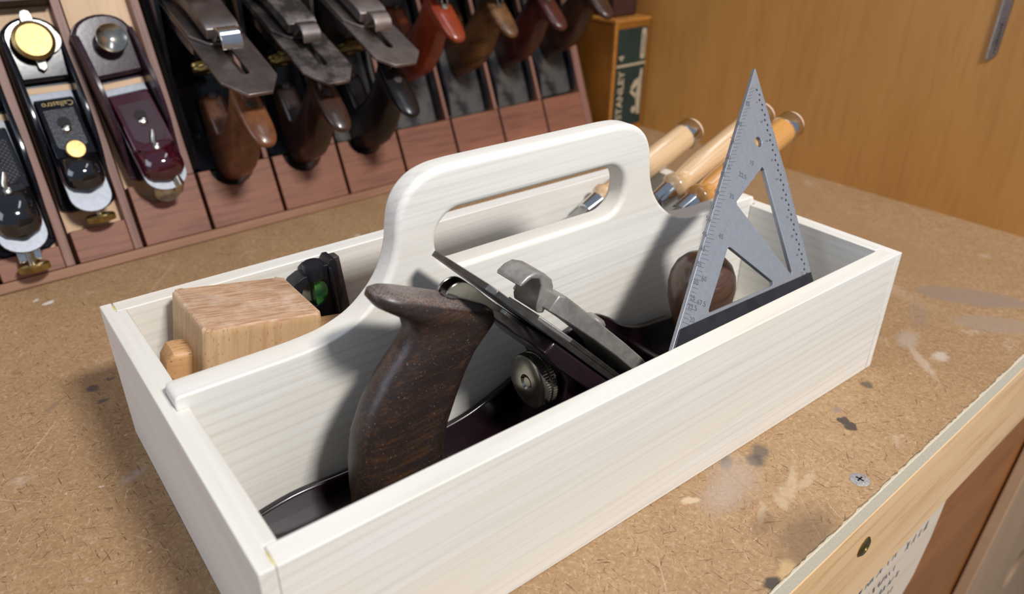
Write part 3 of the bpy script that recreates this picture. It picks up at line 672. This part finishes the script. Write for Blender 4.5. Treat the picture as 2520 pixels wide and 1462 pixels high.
for i in range(62):            # degree ticks along the sloping edge
    t = 0.028 + i * 0.00268; ln = .0068 if i % 5 == 0 else .0045
    px, py = -.148 + t / R2, -.0165 + t / R2
    d = Vector((1, -.62 + i * .012)).normalized(); nn = Vector((-d.y, d.x)) * .00013; a = Vector((px, py)) + d * .0009; e = a + d * ln
    tk.add([(a.x + nn.x, a.y + nn.y, .00138), (a.x - nn.x, a.y - nn.y, .00138), (e.x - nn.x, e.y - nn.y, .00138), (e.x + nn.x, e.y + nn.y, .00138)], [(0, 1, 2, 3)])
tk.build('degree_ticks', 'ink_soft', sq, smooth=0)
nt_ = MB()
for i in range(38):            # scribing notches beside the straight edge
    y = .118 - i * .0032; xo = -.0032 if i % 2 else -.0048
    nt_.prism(circle(xo, y, .00078, 8), XY, .0012, .00142)
nt_.build('scribing_notches', 'ink', sq, smooth=0)['kind'] = 'stuff'
tk = MB()
for i in range(76):
    y = .119 - i * .0016; ln = .0026 if i % 4 == 0 else .0015
    tk.box(.0005 - ln + (.0026 if y < .06 else .0018), .0004 + (.0020 if y < .06 else .0013), y - .00010, y + .00010, .00125, .00139)
tk.build('ruler_ticks', 'ink_soft', sq, smooth=0)
for s_, (px, py) in (('20', (-.1195, .0016)), ('22.5', (-.1165, .0078)), ('67.5', (-.1085, .0080)), ('25', (-.1145, .0125)), ('30', (-.1085, .0198)), ('60', (-.1010, .0200)), ('35', (-.1018, .0285)), ('40', (-.0955, .0360)),
                     ('45', (-.0905, .0432)), ('50', (-.0838, .0505)), ('55', (-.0772, .0572)), ('60', (-.0700, .0640)), ('65', (-.0600, .0730)), ('67.5', (-.0550, .0770)), ('70', (-.0510, .0815)),
                     ('75', (-.0430, .0905)), ('80', (-.0315, .0995)), ('85', (-.0180, .1105)), ('45', (-.0770, .0390)), ('35', (-.0575, .0590)), ('22.5', (-.0420, .0690)), ('15', (-.0300, .0750))):
    text_obj('degree_number', s_, .0042, 'ink_soft', frame((px, py, .00136), (math.cos(-.5), math.sin(-.5), 0), (-math.sin(-.5), math.cos(-.5), 0), (0, 0, 1)), sq)
for i, s_ in enumerate(('1', '2', '3', '4', '5', '6', '7', '8', '9', '10')):
    text_obj('scale_number', s_, .0036, 'ink_soft', frame((-.0085, .1105 - i * .0122, .00136), (0, -1, 0), (1, 0, 0), (0, 0, 1)), sq)

# ================================================================== mallet
a10 = math.radians(10)
e1 = Vector((math.cos(a10), 0, -math.sin(a10))); e2 = Vector((0, 1, 0)); e3 = Vector((math.sin(a10), 0, math.cos(a10)))
MAL = frame((0.0628, 0.1750, 0.0880), e1, e2, e3)
ml = empty('wooden_mallet', 'beech joiner mallet lying in the back left of the tote', 'mallet', mat=MAL)
hx_, hy_ = 0.0310, 0.0276
rings = []
for z, k in ((-.0780, 1.0), (-.0500, 1.0), (-.0040, 0.995), (-.0010, 0.975), (0.0, .94)):
    pts = []
    jr = random.Random(5)
    for p in rrect(-hx_ * k, hx_ * k, -hy_ * k, hy_ * k, .0042, 9):
        j = .0006 if z > -.002 else 0
        pts.append((p[0] + jr.uniform(-j, j), p[1] + jr.uniform(-j, j), z + jr.uniform(-j, j) * .5))
    rings.append(pts)
mb = MB().loft(rings)
hd = mb.build('head', ['beech_head', 'end_grain'], ml, smooth=40)
for p in hd.data.polygons:
    if p.center.z > -.0008: p.material_index = 1
mbh = MB(); rings = []
for x_, k in ((-.0425, .72), (-.0395, .97), (-.0370, 1.0), (.15, 1.0), (.186, 1.0), (.190, .9)):
    rings.append([(x_, p[0] * k, -.036 + p[1] * k) for p in rrect(-.0088, .0088, -.0135, .0165, .0035, 4)])
mbh.loft(rings).build('handle', 'beech', ml, smooth=40)

# ================================================================== combination square head
ch = empty('combination_square_head', 'black combination square head with green spirit vial beside the mallet', 'square', (0.0, 0.0, 0.0))
HP = [(0.1060, .0815), (0.1085, .0835), (0.1195, .0830), (0.1215, .0860), (0.1245, .0858), (0.1255, .0830), (0.1262, .0690), (0.1280, .0620), (0.1262, .0575), (0.1256, .0500), (0.1262, .0100), (0.0950, .0100), (0.0920, .0500), (0.0920, .0620), (0.0940, .0700), (0.0985, .0765), (0.1035, .0790), (0.1062, .0792)]
MB().prism(HP, XZ, .1985, .2105, [circle(.1100, .0668, .0085, 24)]).build('body', 'black_plastic', ch, bevel=0.0018, seg=3)
MB().prism([(.1240, .0855), (.1285, .0852), (.1362, .0100), (.1200, .0100), (.1200, .0620)], XZ, .2010, .2080).build('steel_face', 'gunmetal', ch, bevel=0.0004)
MB().lathe([(.0001, 0), (.0058, 0), (.0060, .002), (.0062, .0085), (.0058, .0100), (.0001, .0106)], (.1118, .2010, .0760), (-.06, 0, 1), 24).build('clamp_boss', 'black_plastic', ch)
MB().prism([(.1205, .048), (.1235, .048), (.1212, .082), (.1190, .082)], XZ, .1960, .1990).build('raised_rib', 'black_plastic', ch, bevel=0.001)
MB().prism([(.1100, .0750), (.1105, .0586)] + circle(.1100, .0668, .0084, 14, -PI / 2 + .1, PI / 2 - .1), XZ, .1996, .2100).build('green_vial', 'vial_green', ch)
MB().prism(circle(.1100, .0668, .0083, 24), XZ, .2060, .2100).build('clear_vial_end', 'vial_clear', ch)

# ================================================================== chisels
def chisel(fer, butt, mat, label, blade_w):
    fer, butt = Vector(fer), Vector(butt); d = (butt - fer); ln = d.length; X_ = d.normalized()
    Y_ = Vector((0, 0, 1)).cross(X_).normalized(); Z_ = X_.cross(Y_)
    r = empty('wood_chisel', label, 'chisel', mat=frame(fer, X_, Y_, Z_), group='chisels propped over the right end of the tote')
    r0 = .0103
    MB().lathe([(.0001, .004), (.0065, .004), (.0080, .0060), (.0105, .0085), (.0108, .0120), (.0095, .0150), (.0085, .0165), (.0088, .022), (.0096, .032), (r0, .050), (.0106, .075), (r0, ln - .012), (.0098, ln - .009), (.0096, ln - .002), (.0001, ln - .002)], ax=(1, 0, 0), seg=36).build('handle', mat, r, smooth=50)
    MB().lathe([(.0001, ln - .004), (.0095, ln - .004), (.0098, ln + .0010), (.0086, ln + .0030), (.0050, ln + .0046), (.0001, ln + .0052)], ax=(1, 0, 0), seg=28).build('mushroomed_butt', 'end_grain_pale', r, smooth=50)
    MB().lathe([(.0060, -.010), (.0072, -.0095), (.0082, .0045), (.0076, .0050), (.0060, .0045)], ax=(1, 0, 0), seg=32).build('ferrule', 'chrome', r, smooth=40)
    MB().lathe([(.0095, ln - .0108), (.0110, ln - .0105), (.0110, ln - .0010), (.0104, ln - .0002), (.0095, ln)], ax=(1, 0, 0), seg=36).build('striking_hoop', 'chrome', r, smooth=40)
    rings = [[(x_, y * w_, z * t) for y, z in ((-1, -1), (1, -1), (1, 1), (-1, 1))] for x_, w_, t in ((-.008, .0042, .0042), (-.022, .0036, .0036), (-.040, blade_w, .0024), (-.132, blade_w, .0018), (-.140, blade_w, .0002))]
    MB().loft(rings).build('blade', 'steel', r, bevel=0.0003)
    return r
chisel((.3336, .1950, .0712), (.4380, .1950, .1105), 'ash_lacquer', 'pale chisel with steel hoop nearest the back board of the tote', .008)
chisel((.3690, .1580, .0826), (.4740, .1570, .1258), 'ash_lacquer', 'middle pale chisel, its butt hidden behind the triangle square', .006)
chisel((.3655, .1325, .0826), (.4765, .1325, .1236), 'ash_amber', 'amber chisel with steel hoop standing right of the triangle square', .010)

# ================================================================== plane till
us = cY * 0.3714 + cZ * 0.9285; us.normalize()
tN = cX.cross(us).normalized()
TO = cY * 0.459
TILL = frame(TO, cX, us, tN)                   # x across, y up the slope, z out of the till
till = empty('plane_till', 'sloping mahogany plane till on the bench behind the tote', 'tool rack', mat=TILL)
SH = 0.34
bays = [-0.0140, 0.0410, 0.0935, 0.1525, 0.2220, 0.2910, 0.3610, 0.4310, 0.4990, 0.5670, 0.6370]
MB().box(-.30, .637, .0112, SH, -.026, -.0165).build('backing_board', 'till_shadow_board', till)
for i in range(3):
    MB().box(bays[i] + .0008, bays[i + 1] - .0092, .010, SH, -.0160, -.0108).build('bay_panel', 'maple_back', till)
MB().box(-.30, bays[0] - .001, .010, SH, -.0160, -.0108).build('bay_panel', 'maple_back', till)
MB().prism([(.0004, .0010), (.0085, .0010), (.0085, -.0205), (.0004, -.0006)], YZ, -.30, .641).build('bottom_ledge', 'cherry_ledge', till, bevel=0.0008)
MB().box(.6290, .6400, .0112, SH, -.026, .0005).build('end_strip', 'mahogany_strip', till, bevel=0.001)
st = [.0268, .0352, .060, .060, .060, .060, .060, .060, .060, .060]
for i in range(10):
    sw = .0093 if i < 3 else .0068
    a0, a1 = bays[i] + .0010, bays[i + 1] - ((sw + .0002 if i < 2 else .0022) if i < 9 else .0082)
    tp = [(a0, .0088), (a1, .0088), (a1, st[i])]
    if 2 <= i <= 5:      # scooped to clear the heel of the plane
        c_ = (a0 + bays[i + 1] - sw) / 2
        tp += [(a1 - .006, st[i])] if i > 2 else [(a1 - .002, st[i])]
        tp += [(c_ + .0200 * math.cos(t), st[i] - (.0195 if i == 4 else .0175) * math.sin(t)) for t in [PI * k / 10 for k in range(11)]]
    tp += [(a0, st[i])]
    MB().prism(tp, XY, -.016, 0.0).build('stop_block', 'mahogany', till, bevel=0.0007)
    if i < 9:
        MB().box(bays[i + 1] - sw, bays[i + 1] - .0022, .0088 if i < 2 else .0602, SH, -.016, 0.0002).build('divider_strip', 'mahogany_strip', till, bevel=0.0007)
MB().box(bays[0] - .0093, bays[0] - .0014, .0088, SH, -.016, 0.0002).build('divider_strip', 'mahogany_strip', till, bevel=0.0007)
MB().box(bays[1] + .0008, bays[2] - .0095, .2120, .2400, -.0105, .0080).build('cross_block', 'dark_block', till, bevel=0.001)

def till_frame(a, s, h, k=1.0, turn=0.0):
    o_ = TO + cX * a + us * s + tN * h
    return frame(o_, us, -cX, tN) @ Matrix.Rotation(turn, 4, 'Z') @ Matrix.Scale(k, 4)

bp = [ # bay, heel s, options
    (3, .0605, dict(xm=.186, length=.227, tote_dx=-.064, foot=.004, wheel_at=(.090, .038), body='black_japan', handle='tote_brown', iron='dull_steel', cap='dull_steel', wheel='brass_old', lever='chrome', iron_len=.201, chamfer=(.022, .0036)), 'smoothing plane with chestnut-brown handle and bright chrome cam lever in the till', .92),
    (4, .0605, dict(xm=.186, length=.227, tote_dx=-.0640, foot=.004, wheel_at=(.090, .038), body='black_japan', handle='tote_dark', iron='rust_steel', cap='rust_steel', wheel='brass_old', lever='dull_steel', iron_len=.201, chamfer=(.022, .0036)), 'smoothing plane with rust-spotted iron and very dark brown handle in the till', .90),
    (5, .0605, dict(xm=.186, length=.227, tote_dx=-.064, foot=.004, wheel_at=(.090, .038), body='worn_japan', handle='tote_black', iron='pink_steel', cap='pink_steel', wheel='brass_old', lever='pink_steel', iron_len=.192, chamfer=(.016, .0034)), 'smoothing plane with black handle and pale steel lever cap in the till', .92),
    (6, .0605, dict(xm=.236, length=.355, foot=.004, wall='black_japan', body='worn_japan', handle='tote_red', iron='dull_steel', cap='dull_steel', wheel='brass_old', nut='steel'), 'bench plane with bright red handle in the till', .92),
    (7, .0605, dict(xm=.236, length=.355, foot=.004, wall='black_japan', body='worn_japan', handle='tote_amber', iron='dull_steel', cap='dull_steel', wheel='brass_old'), 'bench plane with mottled amber-brown handle in the till, right of the red one', .89),
    (8, .0605, dict(xm=.236, length=.355, foot=.004, wall='black_japan', body='worn_japan', handle='tote_maroon', iron='dull_steel', cap='dull_steel', wheel='brass_old'), 'bench plane with dark maroon handle in the till, second from the right', .89),
    (9, .0625, dict(xm=.236, length=.355, foot=.004, wall='black_japan', body='worn_japan', handle='tote_dark', iron='dull_steel', cap='dull_steel', wheel='brass_old'), 'bench plane with dark brown handle in the rightmost bay of the till', .92)]
for bay, s_, P, lab, k in bp:
    a = (bays[bay] + bays[bay + 1] - (.0060 if bay < 9 else .0072)) / 2
    r = empty('bench_plane', lab, 'hand plane', mat=till_frame(a, s_, -.0158, k), group='bench planes standing in the till')
    bench_plane(r, P)
    if bay == 3:
        rr = random.Random(11); mb = MB()
        for row, x_ in enumerate((.0745, .0850)):
            y = .017
            for j in range(7):
                wd = rr.uniform(.0018, .0030); hh = .0062 if row == 0 else .0048
                mb.box(x_ - hh, x_, y - .0008, y, .0054, .0062)
                if rr.random() < .6: mb.box(x_ - rr.choice((.0008, hh / 2, hh)), x_ - rr.choice((0, hh / 2 - .0004)), y - wd, y, .0054, .0062)
                if rr.random() < .5: mb.box(x_ - hh, x_, y - wd, y - wd + .0008, .0054, .0062)
                y -= wd + .0022
        mb.build('cast_lettering', 'black_japan', r, smooth=0)

# ---------------------------------------------------------------- block planes
def block_plane(root, P):
    """heel x=0, toe +x, sole z=0"""
    LL = P.get('length', .160); hw = P.get('hw', .0225); body = P['body']
    arc = [(LL - .016 + .016 * math.cos(t), hw * math.sin(t)) for t in [PI * (-.5 + k / 12) for k in range(13)]]
    plan = [(.004, -hw)] + arc + [(.004, hw), (0, hw - .006), (0, -hw + .006)]
    mb = MB().prism(plan, XY, 0, .005)
    prof = catmull([(.006, .006), (.020, .012), (.045, .024), (.070, .0285), (.095, .0255), (.118, .019), (LL - .022, .0150), (LL - .013, .0120)], 5)
    for sgn in (-1, 1):
        mb.prism([(prof[0][0], .001)] + prof + [(prof[-1][0], .001)], XZ, sgn * (hw - .0036), sgn * hw)
    bo = mb.build('body', body, root, bevel=0.0014)
    # front deck
    mouth = LL - .050
    arc2 = [(LL - .0165 + .0155 * math.cos(t), (hw - .0005) * math.sin(t)) for t in [PI * (-.5 + k / 12) for k in range(13)]]
    MB().prism([(mouth, -hw + .003)] + arc2 + [(mouth, hw - .003)], XY, .004, .0145).build('front_deck', body, bo, bevel=0.0025, seg=3)
    MB().box(mouth - .0085, mouth - .0035, -hw + .0038, hw - .0038, .0030, .0062).build('mouth_edge', P.get('mouth', 'maple_back'), bo)
    a = math.radians(13)
    ux, uz = math.cos(a), math.sin(a)
    def uw(u, w_, y): return (mouth - .009 - u * ux + w_ * uz, y, .006 + u * uz + w_ * ux)
    iw = hw - .0055; il = P.get('iron_len', .100)
    end = [(il - .014 + .014 * math.cos(t), iw * math.sin(t)) for t in [PI * (.5 - k / 12) for k in range(13)]]
    MB().prism([(.0, iw)] + end + [(.0, -iw)], lambda p, q, w_: uw(p, w_, q), 0, .0028).build('iron', 'bright_iron', root, bevel=0.0003)
    # lever cap: flat plate then domed palm rest
    cap = P['cap']; pl = .054
    rings = []
    for u, h_, t in ((.006, iw - .001, .0015), (.009, iw - .0005, .0050), (pl, iw, .0085), (pl + .003, iw, .0090)):
        rings.append([uw(u, .003, -h_), uw(u, .003, h_), uw(u, .003 + t, h_ - .001), uw(u, .003 + t, -h_ + .001)])
    co = MB().loft(rings).build('lever_cap', cap, root, bevel=0.0012)
    pd = MB().prism([(.017, -iw + .0045), (pl - .006, -iw + .0045), (pl - .001, -iw + .010), (pl - .001, iw - .010), (pl - .006, iw - .0045), (.017, iw - .0045)], lambda p, q, w_: uw(p, w_ + .0042 + (p - .009) * .078, q), .0030, .0043)
    pd.build('textured_pad', P['pad'], co, smooth=0)
    rings = []
    pe = il - P.get('show', .010); n_ = 9
    for i in range(n_ + 1):
        t = i / n_; u = pl + .001 + (pe - pl) * t
        h_ = iw * (1.0 if t < .5 else max(.12, math.sqrt(max(0, 1 - ((t - .5) / .5) ** 2.6)))) ; hh = (.0085 + .0085 * math.sin(min(1, t * 1.7) * PI / 2)) * (1 if t < .45 else max(.12, math.sqrt(max(0, 1 - ((t - .45) / .55) ** 2.2))))
        ring = []
        for k in range(15):
            th = PI * k / 14
            ring.append(uw(u, .003 + hh * math.sin(th) ** .8, h_ * math.cos(th)))
        rings.append(ring)
    MB().loft(rings).build('palm_rest', P['palm'], co, smooth=60)
    # keyhole and cap screw
    wz = .0096
    MB().lathe([(.0001, 0), (.0048, 0), (.0048, .0004), (.0001, .0004)], uw(.029, .0102, .000), (uz, 0, ux), 20).build('keyhole', 'gap_dark', co)
    MB().lathe([(.0001, -.001), (.0034, -.001), (.0034, .0015), (.0020, .0030), (.0001, .0033)], uw(.0345, .0106, .0), (uz, 0, ux), 16).build('cap_screw', 'nickel', co)
    if P['tighten'] == 'button':
        MB().lathe([(.0001, 0), (.0030, 0), (.0030, .004), (.0072, .0045), (.0075, .0065), (.0066, .0078), (.0001, .0082)], uw(.053, .010, .0), (uz * .6, 0, ux), 28).build('tightening_knob', 'brass', co)
    else:
        MB().tube([uw(.0565, .012, .0005), uw(.052, .014, .0), uw(.048, .015, -.0015), uw(.0445, .017, -.0025)], [.0022, .0022, .0020, .0014], 10).build('cam_arm', 'nickel', co)
        MB().prism([(.0545, -.013), (.059, -.013), (.061, -.004), (.062, .004), (.060, .012), (.056, .014), (.0545, .006), (.053, 0)], lambda p, q, w_: uw(p, w_, q), .011, .0145).build('cam_plate', P['palm'], co, bevel=0.0012)
        MB().lathe([(.0001, 0), (.0028, 0), (.0028, .0012), (.0016, .0016), (.0001, .0017)], uw(.0585, .0145, .0), (uz, 0, ux), 18).build('pivot_rivet', 'nickel', co)
    # front knob
    kx = LL - P.get('knob_back', .0215)
    if P['knob'] == 'brass':
        el = MB().prism(circle(kx + .001, -.006, .0115, 24, ry=.0135), XY, .0148, .0172)
        el.build('eccentric_plate', 'steel', root, bevel=0.0006)
        MB().prism([(kx - .020, -.0032), (kx + .020, -.0045)] + [(kx + .0235, -.0030), (kx + .0245, 0), (kx + .0235, .0030)] + [(kx + .020, .0045), (kx - .020, .0032), (kx - .0225, 0)], XY, .0172, .0190).build('eccentric_lever', 'steel', root, bevel=0.0006)
        MB().lathe([(.0001, .0150), (.0055, .0150), (.0055, .0200), (.0145, .0205, 1), (.0150, .0215, 1), (.0150, .0242, 1), (.0122, .0262), (.0120, .0259), (.0001, .0256)], (kx, .001, 0), seg=96, knurl=.0005).build('front_knob', 'brass', root)
    else:
        MB().lathe([(.0001, .0145), (.0070, .0145), (.0060, .0180), (.0072, .0215), (.0110, .0250), (.0116, .0264), (.0110, .0272), (.0096, .0262), (.0060, .0240), (.0001, .0228)], (kx - .002, -.002, 0), seg=40).build('front_knob', 'nickel', root)
    # adjusting wheel at the heel
    wx = P.get('wheel_x', -.004); wz = P.get('wheel_z', .0165)
    if P['adjust'] == 'brass':
        MB().lathe([(.0001, 0), (.0030, 0), (.0030, .013), (.0001, .013)], (wx, P.get('wheel_y', 0), wz), (1, 0, .15), 14).build('adjusting_stem', 'nickel', root)
        MB().lathe([(.0001, .001), (.0075, .001), (.0085, .0), (.0106, .0005, 1), (.0110, .0015, 1), (.0110, .0050, 1), (.0098, .0062), (.0001, .0064)], (wx - .003, P.get('wheel_y', 0), wz), (1, 0, .15), 88, .0005).build('adjusting_wheel', 'brass_old', root)
    else:
        MB().lathe([(.0001, -.0040), (.0040, -.0040), (.0100, -.0014), (.0112, .0004), (.0104, .0016), (.0080, .0006), (.0052, .0), (.0048, .0010), (.0036, .0014), (.0001, .0012)], (wx + .001, P.get('wheel_y', 0) + .002, wz), (-.50, .12, .86), 40).build('adjusting_wheel', 'nickel', root)
        MB().tube([(wx - .002, -.005, wz + .004), (wx + .003, -.0065, wz + .010), (wx + .010, -.006, wz + .010)], [.0042, .0040, .0030], 12).build('adjusting_arm', 'nickel', root)
    if P.get('yoke'):
        MB().box(-.006, .010, -.0080, .0080, .0210, .0230).box(-.007, -.0055, -.0080, -.0035, .0170, .0230).box(-.007, -.0055, .0035, .0080, .0170, .0230).build('adjusting_yoke', 'chrome', root, bevel=0.0005)
    return uw

HB = -.0106
r = empty('block_plane', 'gloss black block plane with knurled cap cut off by the left picture edge', 'block plane', mat=till_frame(.0094, .0272, HB), group='block planes in the till')
block_plane(r, dict(body='black_japan', cap='black_gloss', palm='black_gloss', pad='knurl_black', hw=.0220, tighten='cam', knob='brass', adjust='brass', yoke=True, wheel_x=-.012, wheel_z=.0235, iron_len=.104))
r = empty('block_plane', 'black block plane with large brass front knob in the second till bay', 'block plane', mat=till_frame(.0631, .0500, HB), group='block planes in the till')
uwf = block_plane(r, dict(body='black_japan', cap='black_japan', palm='black_gloss', pad='bumpy_japan', tighten='button', knob='brass', adjust='brass', wheel_x=-.0095, wheel_z=.0195, wheel_y=-.003, iron_len=.101, length=.153, show=.016, hw=.0208))
a13 = math.radians(13)
text_obj('gilt_lettering', 'Callastro', .0062, 'gilt', frame(uwf(.0125, .0086, -.001), (0, 1, 0), (-math.cos(a13), 0, math.sin(a13)), (math.sin(a13), 0, math.cos(a13))), r)
r = empty('block_plane', 'maroon block plane with nickel cup knob in the third till bay', 'block plane', mat=till_frame(.1205, .0640, .0006, 1.0, math.radians(4.5)), group='block planes in the till')
block_plane(r, dict(body='maroon_body', cap='maroon_gloss', palm='maroon_gloss', pad='knurl_maroon', tighten='cam', knob='steel', adjust='steel', wheel_x=-.0140, wheel_z=.0190, iron_len=.092, length=.134, show=.007))

# ================================================================== boxed plane beside the till
bx0, bx1, by0, by1, bh = .6580, .7215, .455, .600, .1400
pb = empty('plane_box', 'orange cardboard tool box with green end label standing beside the till', 'box', mat=CAB)
MB().box(bx0, bx1, by0, by1, 0.0, bh - .004).build('carton', 'box_orange', pb, bevel=0.0006)
MB().box(bx0 - .0008, bx1 + .0008, by0 - .0008, by1, bh - .004, bh).build('lid_rim', 'box_edge', pb, bevel=0.0006)
MB().box(bx0 - .0003, bx0 + .0035, by0 - .0003, by0 + .003, 0, bh - .004).build('corner_edge', 'box_edge', pb)
ly = by0 - .0006
MB().box(bx0 + .0060, bx1 - .0045, ly, by0, .008, .1290).build('end_label', 'label_green', pb)
MB().box(bx0 + .0060, bx1 - .0045, ly - .0002, by0, .0835, .0865).build('label_band', 'label_cream', pb)
MB().prism(rrect(bx1 - .0150, bx1 - .0065, .0900, .1270, .003, 4), XZ, ly - .0002, by0).build('side_strip', 'label_cream', pb)
text_obj('brand_lettering', 'STANLEY', .0150, 'label_cream', frame((bx0 + .0165, ly - .0003, .0480), (0, 0, 1), (-1, 0, 0), (0, -1, 0)), pb, bold=.0003)
text_obj('size_number', '4', .0130, 'label_cream', frame((bx0 + .0140, ly - .0003, .0945), (0, 0, 1), (-1, 0, 0), (0, -1, 0)), pb, bold=.0004)
text_obj('strip_lettering', 'STANLEY', .0058, 'label_green', frame((bx1 - .0108, ly - .0004, .1085), (0, 0, 1), (-1, 0, 0), (0, -1, 0)), pb)
# little printed plane: sole, handle, iron, knob
pm = MB(); xe = bx1 - .0080
pm.prism([(xe, .020), (xe, .078), (xe - .004, .078), (xe - .006, .060), (xe - .010, .045), (xe - .005, .020)], XZ, ly - .0003, by0)
pm.prism(circle(xe - .0115, .0270, .0045, 16), XZ, ly - .0003, by0)
pm.prism([(xe - .004, .068), (xe - .004, .060), (xe - .017, .052), (xe - .020, .056), (xe - .014, .064)], XZ, ly - .0003, by0)
pm.prism([(xe - .006, .044), (xe - .008, .040), (xe - .021, .050), (xe - .019, .054)], XZ, ly - .0003, by0)
pm.build('printed_plane', 'label_cream', pb, smooth=0)
tag(cab(MB().box(.6690, .7120, .470, .590, bh + .0001, bh + .052).build('dark_wooden_case', 'dark_block', bevel=0.003)), 'dark red-brown case resting on top of the orange box', 'case')
